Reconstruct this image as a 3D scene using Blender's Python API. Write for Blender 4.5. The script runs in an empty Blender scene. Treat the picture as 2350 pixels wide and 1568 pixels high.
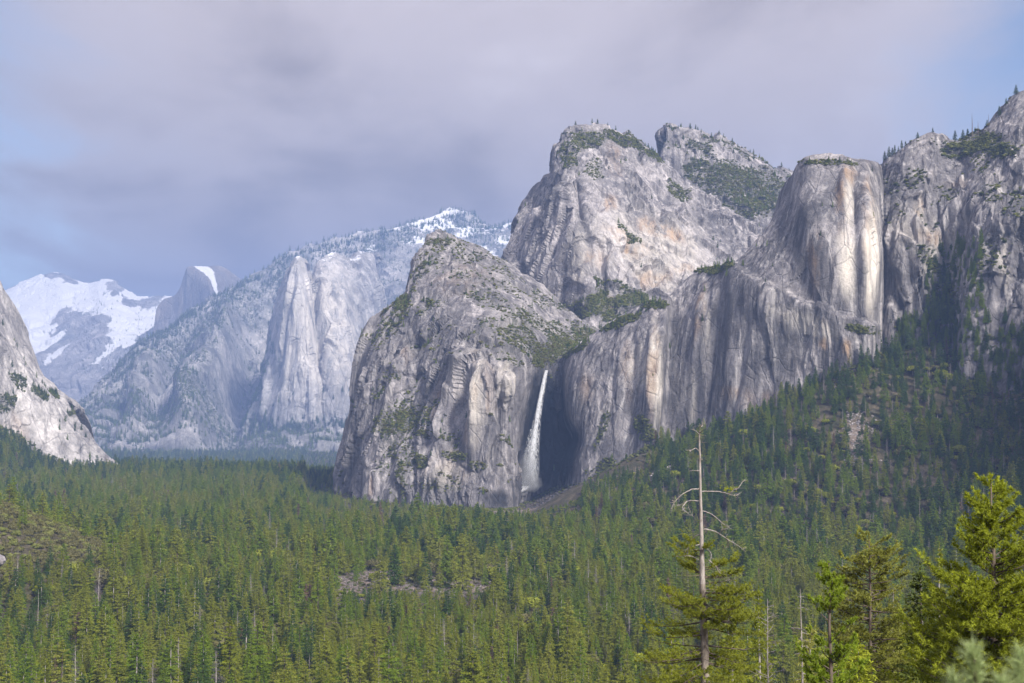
import bpy, math, random, time
import numpy as np
from mathutils import Vector, Matrix
T0 = time.time()
SC = bpy.context.scene
COL = SC.collection
PI = math.pi
rad = math.radians

# ------------------------------------------------------------------ camera
F, CX, CY, HY = 3027.0, 1175.0, 784.0, 926.0      # focal length, centre and horizon, in units of a 2350 wide frame
TH = math.atan((HY - CY) / F)
cam_d = bpy.data.cameras.new('camera')
cam = bpy.data.objects.new('camera', cam_d)
COL.objects.link(cam)
cam_d.sensor_width = 36.0
cam_d.lens = 36.0 * F / 2350.0
cam_d.clip_start = 0.3
cam_d.clip_end = 90000.0
cam_d.dof.use_dof = True
cam_d.dof.focus_distance = 900.0
cam_d.dof.aperture_fstop = 5.0
cam.location = (0, 0, 0)
cam.rotation_euler = (PI / 2 + TH, 0, 0)
SC.camera = cam

# ------------------------------------------------------------------ sky, sun, exposure
SUN_AZ, SUN_EL = rad(147), rad(37)                # clockwise from the view axis
world = bpy.data.worlds.new('World')
SC.world = world
world.use_nodes = True
wt = world.node_tree
wt.nodes.clear()


def nd(t, typ, **kw):
    n = t.nodes.new(typ)
    for k, v in kw.items():
        if k.startswith('i_'):
            n.inputs[k[2:].replace('_', ' ')].default_value = v
        else:
            setattr(n, k, v)
    return n


def ramp(t, stops, interp='LINEAR'):
    n = t.nodes.new('ShaderNodeValToRGB')
    cr = n.color_ramp
    cr.interpolation = interp
    while len(cr.elements) < len(stops):
        cr.elements.new(0.5)
    for e, (p, c) in zip(cr.elements, stops):
        e.position = p
        e.color = (c, c, c, 1) if not hasattr(c, '__len__') else (*c, 1)
    return n


def mixc(t, fac, a, b, blend='MIX'):
    n = t.nodes.new('ShaderNodeMix')
    n.data_type = 'RGBA'
    n.blend_type = blend
    for idx, v in ((0, fac), (6, a), (7, b)):
        if hasattr(v, 'links'):
            t.links.new(v, n.inputs[idx])
        elif idx == 0:
            n.inputs[0].default_value = v
        else:
            n.inputs[idx].default_value = (*v, 1)
    return n.outputs[2]


def mth(t, op, a, b=None, clamp=False):
    n = t.nodes.new('ShaderNodeMath')
    n.operation = op
    n.use_clamp = clamp
    for i, v in enumerate((a, b)):
        if v is None:
            continue
        if hasattr(v, 'links'):
            t.links.new(v, n.inputs[i])
        else:
            n.inputs[i].default_value = v
    return n.outputs[0]


def build_world():
    t = wt
    L = t.links.new
    sky = nd(t, 'ShaderNodeTexSky', sky_type='NISHITA')
    sky.sun_disc = False
    sky.sun_elevation = SUN_EL
    sky.sun_rotation = SUN_AZ
    sky.altitude = 1300
    sky.air_density = 1.0
    sky.dust_density = 0.6
    sky.ozone_density = 1.5
    tc = nd(t, 'ShaderNodeTexCoord')
    sep = nd(t, 'ShaderNodeSeparateXYZ')
    L(tc.outputs['Generated'], sep.inputs[0])
    z = mth(t, 'ADD', mth(t, 'MAXIMUM', sep.outputs[2], 0.0), 0.16)
    u = mth(t, 'DIVIDE', sep.outputs[0], z)
    v = mth(t, 'DIVIDE', sep.outputs[1], z)
    comb = nd(t, 'ShaderNodeCombineXYZ')
    L(u, comb.inputs[0]); L(v, comb.inputs[1])
    # the cloud sheet, drawn out along the wind
    mp = nd(t, 'ShaderNodeMapping')
    mp.inputs['Rotation'].default_value = (0, 0, rad(24))
    mp.inputs['Scale'].default_value = (0.95, 0.55, 1)
    mp.inputs['Location'].default_value = (5.917, 1.297, 0)
    L(comb.outputs[0], mp.inputs[0])
    n1 = nd(t, 'ShaderNodeTexNoise', i_Scale=0.75, i_Detail=7.0, i_Roughness=0.52, i_Distortion=0.2)
    L(mp.outputs[0], n1.inputs['Vector'])
    n2 = nd(t, 'ShaderNodeTexNoise', i_Scale=2.3, i_Detail=8.0, i_Roughness=0.55, i_Distortion=0.4)
    L(mp.outputs[0], n2.inputs['Vector'])
    # cover: a broad bank of cloud ahead with thinner breaks to either side
    wv = mth(t, 'ABSOLUTE', mth(t, 'SUBTRACT', mth(t, 'DIVIDE', sep.outputs[0], mth(t, 'ADD', mth(t, 'ABSOLUTE', sep.outputs[1]), 0.25)), 0.0))
    brk = mth(t, 'SINE', mth(t, 'MULTIPLY', wv, 3.7))
    cov = mth(t, 'ADD', mth(t, 'MULTIPLY', n1.outputs[0], 0.8), mth(t, 'MULTIPLY', n2.outputs[0], 1.1))
    cov = mth(t, 'SUBTRACT', cov, mth(t, 'MULTIPLY', mth(t, 'POWER', mth(t, 'MAXIMUM', brk, 0.0), 4.0), 0.85))
    cr = ramp(t, [(0.10, 0.0), (0.62, 0.95), (0.8, 1.0)], 'EASE')
    L(cov, cr.inputs[0])
    # thick parts are greyer, thin parts glow
    th = mth(t, 'ADD', mth(t, 'MULTIPLY', n2.outputs[0], 0.65), mth(t, 'MULTIPLY', n1.outputs[0], 0.65))
    tr = ramp(t, [(0.42, (0.245, 0.220, 0.222)), (0.60, (0.196, 0.174, 0.176)), (0.84, (0.115, 0.100, 0.100))], 'EASE')
    L(th, tr.inputs[0])
    # an overcast sky is brighter overhead than at the horizon
    ov = mth(t, 'ADD', mth(t, 'MULTIPLY', mth(t, 'MAXIMUM', sep.outputs[2], 0.0), 1.75), 0.60)
    blue = mixc(t, 1.0, sky.outputs[0], (0.046, 0.042, 0.041), 'MULTIPLY')
    out = mixc(t, cr.outputs[0], blue, mixc(t, 1.0, tr.outputs[0], ov, 'MULTIPLY'))
    # keep the lower sky a touch lighter: thin cloud far off over the mountains
    bg = nd(t, 'ShaderNodeBackground', i_Strength=1.0)
    L(out, bg.inputs[0])
    o = nd(t, 'ShaderNodeOutputWorld')
    L(bg.outputs[0], o.inputs[0])


build_world()
sun_d = bpy.data.lights.new('sun', 'SUN')
sun_d.energy = 2.2
sun_d.angle = rad(10.0)
sun_d.color = (1.0, 0.94, 0.86)
sun = bpy.data.objects.new('sun', sun_d)
COL.objects.link(sun)
sdir = Vector((math.sin(SUN_AZ) * math.cos(SUN_EL), math.cos(SUN_AZ) * math.cos(SUN_EL), math.sin(SUN_EL)))
sun.rotation_euler = sdir.to_track_quat('Z', 'Y').to_euler()
sun.location = (300, -300, 400)

SC.view_settings.view_transform = 'Standard'
SC.view_settings.look = 'None'
SC.view_settings.gamma = 1.0
SC.view_settings.use_curve_mapping = False
SC.view_settings.exposure = 1.83
cy = SC.cycles
cy.max_bounces = 4
cy.diffuse_bounces = 2
cy.glossy_bounces = 1
cy.transmission_bounces = 2
cy.transparent_max_bounces = 12
cy.volume_bounces = 0
cy.caustics_reflective = False
cy.caustics_refractive = False
cy.use_denoising = True
cy.use_adaptive_sampling = True
cy.adaptive_threshold = 0.02
SC.render.use_persistent_data = False


# ------------------------------------------------------------------ maths
def P(px, py, d):
    px, py, d = (np.asarray(a, dtype=np.float64) for a in (px, py, d))
    u = (px - CX) / F
    w = (CY - py) / F
    yy = math.cos(TH) - w * math.sin(TH)
    zz = math.sin(TH) + w * math.cos(TH)
    s = d / yy
    return np.stack([u * s, d + 0 * s, zz * s], -1)


def V(p):
    p = np.asarray(p, dtype=np.float64)
    f = p[..., 1] * math.cos(TH) + p[..., 2] * math.sin(TH)
    w = -p[..., 1] * math.sin(TH) + p[..., 2] * math.cos(TH)
    f = np.where(np.abs(f) < 1e-3, 1e-3, f)
    return CX + F * p[..., 0] / f, CY - F * w / f


_r = np.random.RandomState(7)
_perm = np.tile(_r.permutation(256), 3)
_g = _r.normal(size=(256, 3))
_g = (_g / np.linalg.norm(_g, axis=1)[:, None]).astype(np.float32)


def pn(p, seed=0):
    p = np.asarray(p, dtype=np.float64) + seed * 17.137
    i = np.floor(p)
    f = (p - i).astype(np.float32)
    i = i.astype(np.int64) & 255
    u = f * f * f * (f * (f * 6 - 15) + 10)
    x0, y0, z0 = i[:, 0], i[:, 1], i[:, 2]
    res = 0
    for dx in (0, 1):
        a = _perm[x0 + dx]
        wx = u[:, 0] if dx else 1 - u[:, 0]
        for dy in (0, 1):
            b = _perm[a + y0 + dy]
            wy = wx * (u[:, 1] if dy else 1 - u[:, 1])
            for dz in (0, 1):
                g = _g[_perm[b + z0 + dz]]
                v = g[:, 0] * (f[:, 0] - dx) + g[:, 1] * (f[:, 1] - dy) + g[:, 2] * (f[:, 2] - dz)
                res = res + v * wy * (u[:, 2] if dz else 1 - u[:, 2])
    return res * 1.6


def fbm(p, o=4, seed=0, gain=0.5):
    s, a, tot = 0, 1.0, 0
    for k in range(o):
        s = s + a * pn(p * (2.03 ** k), seed + k * 3)
        tot += a
        a *= gain
    return s / tot


def ridged(p, o=4, seed=0, gain=0.5):
    s, a, tot = 0, 1.0, 0
    for k in range(o):
        s = s + a * (1 - 2 * np.abs(pn(p * (2.03 ** k), seed + k * 5)))
        tot += a
        a *= gain
    return s / tot


def facets(p, seed=0, tilt=0.9, bw=0.07):
    """blocky rock: each cell of a 3-D scatter is a plane with its own offset and tilt; also the closeness of the joint"""
    p = np.asarray(p, dtype=np.float64) + seed * 31.7
    i = np.floor(p).astype(np.int64)
    n = len(p)
    b1 = np.full(n, 9e9); b2 = np.full(n, 9e9)
    val = np.zeros(n); val2 = np.zeros(n)
    for dx in (-1, 0, 1):
        for dy in (-1, 0, 1):
            for dz in (-1, 0, 1):
                c = i + (dx, dy, dz)
                h = _perm[_perm[_perm[c[:, 0] & 255] + (c[:, 1] & 255)] + (c[:, 2] & 255)]
                off = _g[h] * 0.45 + 0.5
                dv = p - c - off
                dd = (dv * dv).sum(1)
                t = _g[(h + 91) & 255]
                v = (h / 127.5 - 1) * 0.5 + tilt * (dv * t).sum(1)
                m = dd < b1
                m2 = (~m) & (dd < b2)
                val2 = np.where(m, val, np.where(m2, v, val2))
                b2 = np.where(m, b1, np.minimum(b2, dd))
                b1 = np.where(m, dd, b1)
                val = np.where(m, v, val)
    e = np.sqrt(b2) - np.sqrt(b1)
    w = 0.5 + 0.5 * sstep(0, bw, e)
    return val * w + val2 * (1 - w), e


def sstep(a, b, x):
    t = np.clip((x - a) / (b - a), 0, 1)
    return t * t * (3 - 2 * t)


# ------------------------------------------------------------------ meshes
def mesh_np(name, verts, faces, mats=(), attrs=None, smooth=False, mat_idx=None):
    """faces: (n,3) or (n,4) array"""
    me = bpy.data.meshes.new(name)
    verts = np.ascontiguousarray(verts, dtype=np.float32)
    faces = np.ascontiguousarray(faces, dtype=np.int32)
    k = faces.shape[1]
    me.vertices.add(len(verts))
    me.vertices.foreach_set('co', verts.ravel())
    me.loops.add(faces.size)
    me.loops.foreach_set('vertex_index', faces.ravel())
    me.polygons.add(len(faces))
    me.polygons.foreach_set('loop_start', np.arange(0, faces.size, k, dtype=np.int32))
    me.polygons.foreach_set('use_smooth', np.full(len(faces), smooth))
    for m in mats:
        me.materials.append(m)
    if mat_idx is not None:
        me.polygons.foreach_set('material_index', np.ascontiguousarray(mat_idx, dtype=np.int32))
    for an, av in (attrs or {}).items():
        a = me.attributes.new(an, 'FLOAT', 'POINT')
        a.data.foreach_set('value', np.ascontiguousarray(av, dtype=np.float32))
    me.update(calc_edges=True)
    return me


def link(name, me, parent=None, **props):
    o = bpy.data.objects.new(name, me)
    COL.objects.link(o)
    if parent is not None:
        o.parent = parent
    for k, v in props.items():
        o[k] = v
    return o


def empty(name, loc, rz=0.0, **props):
    o = bpy.data.objects.new(name, None)
    COL.objects.link(o)
    o.location = loc
    o.rotation_euler = (0, 0, rz)
    o.empty_display_size = 0.5
    for k, v in props.items():
        o[k] = v
    return o


class MB:
    """collects triangles and quads (quads are cut to triangles)"""

    def __init__(s):
        s.v, s.f, s.n = [], [], 0

    def add(s, v, f):
        v = np.asarray(v, dtype=np.float64).reshape(-1, 3)
        f = np.asarray(f, dtype=np.int64)
        if f.shape[1] == 4:
            f = np.concatenate([f[:, [0, 1, 2]], f[:, [0, 2, 3]]])
        s.v.append(v)
        s.f.append(f + s.n)
        s.n += len(v)

    def tube(s, path, r, k=6):
        path = np.asarray(path, dtype=np.float64)
        m = len(path)
        r = np.broadcast_to(np.asarray(r, dtype=np.float64), (m,))
        tan = np.gradient(path, axis=0)
        tan /= np.linalg.norm(tan, axis=1)[:, None] + 1e-9
        ref = np.array([0.31, 0.95, 0.05]) if abs(tan[:, 2]).mean() > 0.7 else np.array([0, 0, 1.0])
        a = np.cross(tan, ref); a /= np.linalg.norm(a, axis=1)[:, None] + 1e-9
        b = np.cross(tan, a)
        ang = np.arange(k) / k * 2 * PI
        ring = path[:, None, :] + r[:, None, None] * (a[:, None, :] * np.cos(ang)[None, :, None] + b[:, None, :] * np.sin(ang)[None, :, None])
        i = np.arange(m - 1)[:, None] * k
        j = np.arange(k)[None, :]
        j2 = (j + 1) % k
        f = np.stack([i + j, i + j2, i + k + j2, i + k + j], -1).reshape(-1, 4)
        s.add(ring, f)

    def arr(s):
        return np.concatenate(s.v), np.concatenate(s.f)

    def mesh(s, name, mat, smooth=False):
        v, f = s.arr()
        return mesh_np(name, v, f, [mat] if mat else [], smooth=smooth)


# ------------------------------------------------------------------ materials
def new_mat(name):
    m = bpy.data.materials.new(name)
    m.use_nodes = True
    m.node_tree.nodes.clear()
    return m, m.node_tree


def surf(t, col, rough=0.9, spec=0.15, normal=None):
    b = nd(t, 'ShaderNodeBsdfPrincipled')
    b.inputs['Roughness'].default_value = rough
    b.inputs['Specular IOR Level'].default_value = spec
    if hasattr(col, 'links'):
        t.links.new(col, b.inputs['Base Color'])
    else:
        b.inputs['Base Color'].default_value = (*col, 1)
    if normal is not None:
        t.links.new(normal, b.inputs['Normal'])
    o = nd(t, 'ShaderNodeOutputMaterial')
    t.links.new(b.outputs[0], o.inputs[0])
    return b


def attr(t, name):
    n = nd(t, 'ShaderNodeAttribute')
    n.attribute_name = name
    return n.outputs['Fac']


def noise(t, vec, scale, detail=4, rough=0.55, dist=0.0, stretch=None, seed=0.0):
    if stretch is not None or seed:
        mp = nd(t, 'ShaderNodeMapping')
        mp.inputs['Scale'].default_value = stretch or (1, 1, 1)
        mp.inputs['Location'].default_value = (seed * 13.7, seed * 5.1, seed * 7.7)
        t.links.new(vec, mp.inputs[0])
        vec = mp.outputs[0]
    n = nd(t, 'ShaderNodeTexNoise', i_Scale=scale, i_Detail=float(detail), i_Roughness=rough, i_Distortion=dist)
    t.links.new(vec, n.inputs['Vector'])
    return n.outputs[0]


def rock_material(name, pale, dark, k=1.0, streak=0.6, bump=1.0, warm=(0.46, 0.315, 0.195)):
    """granite; k is the size of its markings in metres relative to a cliff two kilometres off"""
    m, t = new_mat(name)
    geo = nd(t, 'ShaderNodeNewGeometry')
    pos = geo.outputs['Position']
    big = ramp(t, [(0.38, 0.0), (0.62, 1.0)])
    t.links.new(noise(t, pos, 0.009 / k, 6, 0.6, 0.6, seed=1.0), big.inputs[0])
    col = mixc(t, big.outputs[0], pale, dark)
    mid = ramp(t, [(0.34, 0.58), (0.64, 1.28)])
    t.links.new(noise(t, pos, 0.05 / k, 7, 0.66, 0.3, (1, 1, 0.6), 2.0), mid.inputs[0])
    col = mixc(t, 0.75, col, mid.outputs[0], 'MULTIPLY')
    fin = ramp(t, [(0.34, 0.64), (0.66, 1.28)])
    t.links.new(noise(t, pos, 0.24 / k, 4, 0.7, 0.2, (1, 1, 0.75), 7.0), fin.inputs[0])
    col = mixc(t, 0.7, col, fin.outputs[0], 'MULTIPLY')
    # water stains down the wall
    st = ramp(t, [(0.40, 0.0), (0.60, 1.0)])
    t.links.new(noise(t, pos, 0.11 / k, 5, 0.62, 0.25, (1, 1, 0.045), 3.0), st.inputs[0])
    sg = ramp(t, [(0.38, 0.0), (0.54, 1.0)])
    t.links.new(noise(t, pos, 0.008 / k, 3, 0.5, 0.2, (1, 1, 0.5), 4.0), sg.inputs[0])
    sf = mth(t, 'MULTIPLY', mth(t, 'MULTIPLY', st.outputs[0], sg.outputs[0]), streak)
    col = mixc(t, sf, col, (0.085, 0.082, 0.090))
    bs = ramp(t, [(0.50, 0.0), (0.60, 1.0)])
    t.links.new(noise(t, pos, 0.034 / k, 4, 0.6, 0.4, (1, 1, 0.10), 14.0), bs.inputs[0])
    col = mixc(t, mth(t, 'MULTIPLY', bs.outputs[0], 0.65 * streak), col, (0.12, 0.116, 0.126))
    # pale streaks
    sp = ramp(t, [(0.56, 0.0), (0.72, 1.0)])
    t.links.new(noise(t, pos, 0.085 / k, 4, 0.6, 0.3, (1, 1, 0.05), 6.0), sp.inputs[0])
    col = mixc(t, mth(t, 'MULTIPLY', sp.outputs[0], 0.55 * streak), col, (0.66, 0.63, 0.62))
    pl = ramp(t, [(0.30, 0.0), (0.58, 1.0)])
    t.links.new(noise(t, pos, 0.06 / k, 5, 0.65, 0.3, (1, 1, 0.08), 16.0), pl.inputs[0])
    col = mixc(t, mth(t, 'MULTIPLY', mth(t, 'MULTIPLY', attr(t, 'pale'), pl.outputs[0]), 0.9, True), col, (0.78, 0.72, 0.64))  # this mask also brightens facets the sun strikes, as painted light
    # iron stains
    sn = ramp(t, [(0.40, 0.0), (0.62, 1.0)])
    t.links.new(noise(t, pos, 0.045 / k, 6, 0.65, 0.5, (1, 1, 0.25), 5.0), sn.inputs[0])
    col = mixc(t, mth(t, 'MULTIPLY', mth(t, 'MULTIPLY', attr(t, 'stain'), sn.outputs[0]), 0.80, True), col, warm)
    # thin cracks, mostly upright
    vo = nd(t, 'ShaderNodeTexVoronoi', feature='DISTANCE_TO_EDGE', i_Scale=0.034 / k)
    wmp = nd(t, 'ShaderNodeMapping')
    wmp.inputs['Scale'].default_value = (1, 1, 0.4)
    wmp.inputs['Rotation'].default_value = (0.15, 0.45, 0)
    dn = nd(t, 'ShaderNodeTexNoise', i_Scale=0.03 / k, i_Detail=5.0)
    t.links.new(pos, dn.inputs['Vector'])
    dv = nd(t, 'ShaderNodeVectorMath', operation='SCALE')
    dv.inputs['Scale'].default_value = 5.0 * k
    t.links.new(dn.outputs['Color'], dv.inputs[0])
    av = nd(t, 'ShaderNodeVectorMath', operation='ADD')
    t.links.new(pos, av.inputs[0]); t.links.new(dv.outputs[0], av.inputs[1])
    t.links.new(av.outputs[0], wmp.inputs[0])
    t.links.new(wmp.outputs[0], vo.inputs['Vector'])
    ck = ramp(t, [(0.0, 1.0), (0.030, 0.0)])
    t.links.new(vo.outputs['Distance'], ck.inputs[0])
    col = mixc(t, mth(t, 'MULTIPLY', ck.outputs[0], 0.30), col, (0.09, 0.085, 0.09))
    # lichen and low growth, wet black rock and painted shade, snow
    vn = ramp(t, [(0.40, 0.0), (0.58, 1.0)])
    t.links.new(noise(t, pos, 0.13 / k, 5, 0.65, 0.4, seed=8.0), vn.inputs[0])
    vg = mth(t, 'MULTIPLY', attr(t, 'veg'), vn.outputs[0], True)
    col = mixc(t, vg, col, (0.075, 0.080, 0.052))
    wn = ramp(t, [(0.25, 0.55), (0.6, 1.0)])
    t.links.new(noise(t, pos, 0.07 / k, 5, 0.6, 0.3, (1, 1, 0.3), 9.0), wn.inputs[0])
    col = mixc(t, mth(t, 'MULTIPLY', attr(t, 'wet_shade'), wn.outputs[0], True), col, (0.028, 0.029, 0.034))
    sw = ramp(t, [(0.47, 0.0), (0.56, 1.0)])
    t.links.new(mth(t, 'ADD', attr(t, 'snow'), mth(t, 'MULTIPLY', mth(t, 'SUBTRACT', noise(t, pos, 0.06 / k, 6, 0.7, 0.5, seed=11.0), 0.5), 0.30)), sw.inputs[0])
    col = mixc(t, sw.outputs[0], col, (0.80, 0.81, 0.84))
    h = mth(t, 'ADD', noise(t, pos, 0.16 / k, 6, 0.68, 0.2, (1, 1, 0.7)), mth(t, 'MULTIPLY', ck.outputs[0], -0.25))
    bp = nd(t, 'ShaderNodeBump', i_Strength=0.85, i_Distance=4.0 * k * bump)
    t.links.new(h, bp.inputs['Height'])
    db = nd(t, 'ShaderNodeBsdfDiffuse')
    t.links.new(col, db.inputs[0]); t.links.new(bp.outputs[0], db.inputs['Normal'])
    mo = nd(t, 'ShaderNodeOutputMaterial')
    t.links.new(db.outputs[0], mo.inputs[0])
    return m


GRAN = rock_material('granite_grey', (0.46, 0.43, 0.435), (0.205, 0.195, 0.20), 1.0, 0.85)
GRAN_PALE = rock_material('granite_pale', (0.62, 0.59, 0.575), (0.33, 0.315, 0.315), 1.5, 0.6)
GRAN_WALL = rock_material('granite_stained_wall', (0.46, 0.43, 0.43), (0.185, 0.178, 0.188), 0.9, 1.0)
GRAN_FAR = rock_material('granite_distant', (0.50, 0.48, 0.47), (0.27, 0.265, 0.26), 3.2, 0.55)
GRAN_RIDGE = rock_material('granite_wooded', (0.50, 0.475, 0.455), (0.15, 0.152, 0.145), 2.4, 0.4)
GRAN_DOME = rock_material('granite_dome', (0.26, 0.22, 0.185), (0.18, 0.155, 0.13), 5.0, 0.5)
GRAN_SNOW = rock_material('granite_snowy', (0.42, 0.40, 0.40), (0.24, 0.24, 0.25), 6.0, 0.4)


def foliage_mat(name, c1, c2, trans=0.30):
    m, t = new_mat(name)
    oi = nd(t, 'ShaderNodeObjectInfo')
    geo = nd(t, 'ShaderNodeNewGeometry')
    r = mth(t, 'MULTIPLY', oi.outputs['Random'], 1.0)
    n = noise(t, geo.outputs['Position'], 0.9, 2)
    f = mth(t, 'ADD', mth(t, 'MULTIPLY', r, 0.75), mth(t, 'MULTIPLY', n, 0.25), True)
    col = mixc(t, f, c1, c2)
    rv = nd(t, 'ShaderNodeMapRange')
    t.links.new(geo.outputs['Random Per Island'], rv.inputs[0])
    rv.inputs['To Min'].default_value = 0.86
    rv.inputs['To Max'].default_value = 1.14
    col = mixc(t, 1.0, col, rv.outputs[0], 'MULTIPLY')
    d = nd(t, 'ShaderNodeBsdfDiffuse')
    t.links.new(col, d.inputs[0])
    tr = nd(t, 'ShaderNodeBsdfTranslucent')
    t.links.new(col, tr.inputs[0])
    mx = nd(t, 'ShaderNodeMixShader', i_Fac=trans)
    t.links.new(d.outputs[0], mx.inputs[1]); t.links.new(tr.outputs[0], mx.inputs[2])
    o = nd(t, 'ShaderNodeOutputMaterial')
    t.links.new(mx.outputs[0], o.inputs[0])
    return m


FOL = {
    'green': foliage_mat('needles_green', (0.138, 0.212, 0.016), (0.220, 0.295, 0.028)),
    'olive': foliage_mat('needles_olive', (0.200, 0.235, 0.022), (0.285, 0.310, 0.040)),
    'yellow': foliage_mat('needles_yellow_green', (0.215, 0.245, 0.030), (0.290, 0.308, 0.055)),
    'dark': foliage_mat('needles_dark', (0.062, 0.118, 0.026), (0.104, 0.162, 0.036)),
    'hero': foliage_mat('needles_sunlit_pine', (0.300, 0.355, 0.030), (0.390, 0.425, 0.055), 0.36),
    'hero1': foliage_mat('needles_old_pine', (0.200, 0.240, 0.026), (0.290, 0.320, 0.045), 0.36),
    'hero2': foliage_mat('needles_young_pine', (0.220, 0.320, 0.028), (0.300, 0.390, 0.045), 0.36),
    'lichen': foliage_mat('needles_lichen_fir', (0.300, 0.320, 0.065), (0.400, 0.400, 0.110), 0.36),
    'cedar': foliage_mat('needles_cedar', (0.080, 0.115, 0.025), (0.140, 0.165, 0.040)),
    'oak': foliage_mat('leaves_live_oak', (0.135, 0.130, 0.050), (0.175, 0.165, 0.070)),
    'scrub': foliage_mat('leaves_scrub', (0.165, 0.190, 0.045), (0.250, 0.258, 0.085)),
    'scrub_dark': foliage_mat('leaves_scrub_dark', (0.090, 0.115, 0.038), (0.145, 0.160, 0.062)),
    'twig': foliage_mat('bare_twigs', (0.210, 0.185, 0.175), (0.290, 0.260, 0.255)),
    'brown': foliage_mat('needles_dead_brown', (0.200, 0.140, 0.090), (0.250, 0.180, 0.120)),
    'bud': foliage_mat('needles_pale_tip', (0.420, 0.520, 0.230), (0.480, 0.560, 0.280), 0.40),
}


def bark_mat(name, c1, c2, scale=3.0):
    m, t = new_mat(name)
    geo = nd(t, 'ShaderNodeNewGeometry')
    r = ramp(t, [(0.35, c1), (0.65, c2)])
    n = noise(t, geo.outputs['Position'], scale, 5, 0.7, 0.4, (1, 1, 0.3))
    t.links.new(n, r.inputs[0])
    bp = nd(t, 'ShaderNodeBump', i_Strength=0.8, i_Distance=0.06)
    t.links.new(n, bp.inputs['Height'])
    surf(t, r.outputs[0], 0.9, 0.15, bp.outputs[0])
    return m


BARK = bark_mat('bark_brown', (0.075, 0.058, 0.046), (0.20, 0.16, 0.135))
BARK_GREY = bark_mat('bark_weathered', (0.30, 0.27, 0.25), (0.52, 0.48, 0.45))
BARK_MID = bark_mat('bark_grey_brown', (0.12, 0.10, 0.085), (0.32, 0.275, 0.24))
DEADWOOD = bark_mat('dead_wood_silver', (0.20, 0.172, 0.155), (0.46, 0.42, 0.39), 4.0)


def ground_material():
    m, t = new_mat('forest_floor')
    geo = nd(t, 'ShaderNodeNewGeometry')
    pos = geo.outputs['Position']
    r1 = ramp(t, [(0.35, (0.045, 0.048, 0.026)), (0.5, (0.075, 0.066, 0.042)), (0.68, (0.13, 0.11, 0.08))])
    t.links.new(noise(t, pos, 0.05, 6, 0.6), r1.inputs[0])
    r2 = ramp(t, [(0.42, 0.6), (0.6, 1.3)])
    t.links.new(noise(t, pos, 0.4, 5, 0.6, seed=2.0), r2.inputs[0])
    col = mixc(t, 0.8, r1.outputs[0], r2.outputs[0], 'MULTIPLY')
    # open ground: dry brush and pale stones
    r3 = ramp(t, [(0.4, (0.16, 0.125, 0.10)), (0.55, (0.23, 0.19, 0.165)), (0.66, (0.42, 0.39, 0.37))])
    t.links.new(noise(t, pos, 0.22, 6, 0.7, 0.5, seed=5.0), r3.inputs[0])
    col = mixc(t, attr(t, 'open'), col, r3.outputs[0])
    bp = nd(t, 'ShaderNodeBump', i_Strength=0.6, i_Distance=0.8)
    t.links.new(noise(t, pos, 0.6, 6, 0.7), bp.inputs['Height'])
    surf(t, col, 0.95, 0.05, bp.outputs[0])
    return m


GROUND_MAT = ground_material()
STONE = rock_material('talus_stone', (0.40, 0.37, 0.37), (0.27, 0.25, 0.25), 0.12, 0.3, 0.12)
STONE_WET = rock_material('talus_stone_wet', (0.10, 0.085, 0.08), (0.055, 0.05, 0.05), 0.12, 0.3, 0.12)


# ------------------------------------------------------------------ mountain walls
def cr_weights(tpos, n):
    seg = np.clip(np.floor(tpos).astype(int), 0, n - 2)
    u = tpos - seg
    idx = np.clip(np.stack([seg - 1, seg, seg + 1, seg + 2], 1), 0, n - 1)
    a = 0.42
    w = np.stack([a * (-u + 2 * u ** 2 - u ** 3), 1 + (a - 3) * u ** 2 + (2 - a) * u ** 3,
                  a * u + (3 - 2 * a) * u ** 2 + (a - 2) * u ** 3, a * (-u ** 2 + u ** 3)], 1)
    # clamped ends: linear
    return idx, w


def cr_axis(c, tpos):
    idx, w = cr_weights(tpos, len(c))
    return (c[idx] * w.reshape(*w.shape, *([1] * (c.ndim - 1)))).sum(1)


MASSIFS = {}


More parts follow.
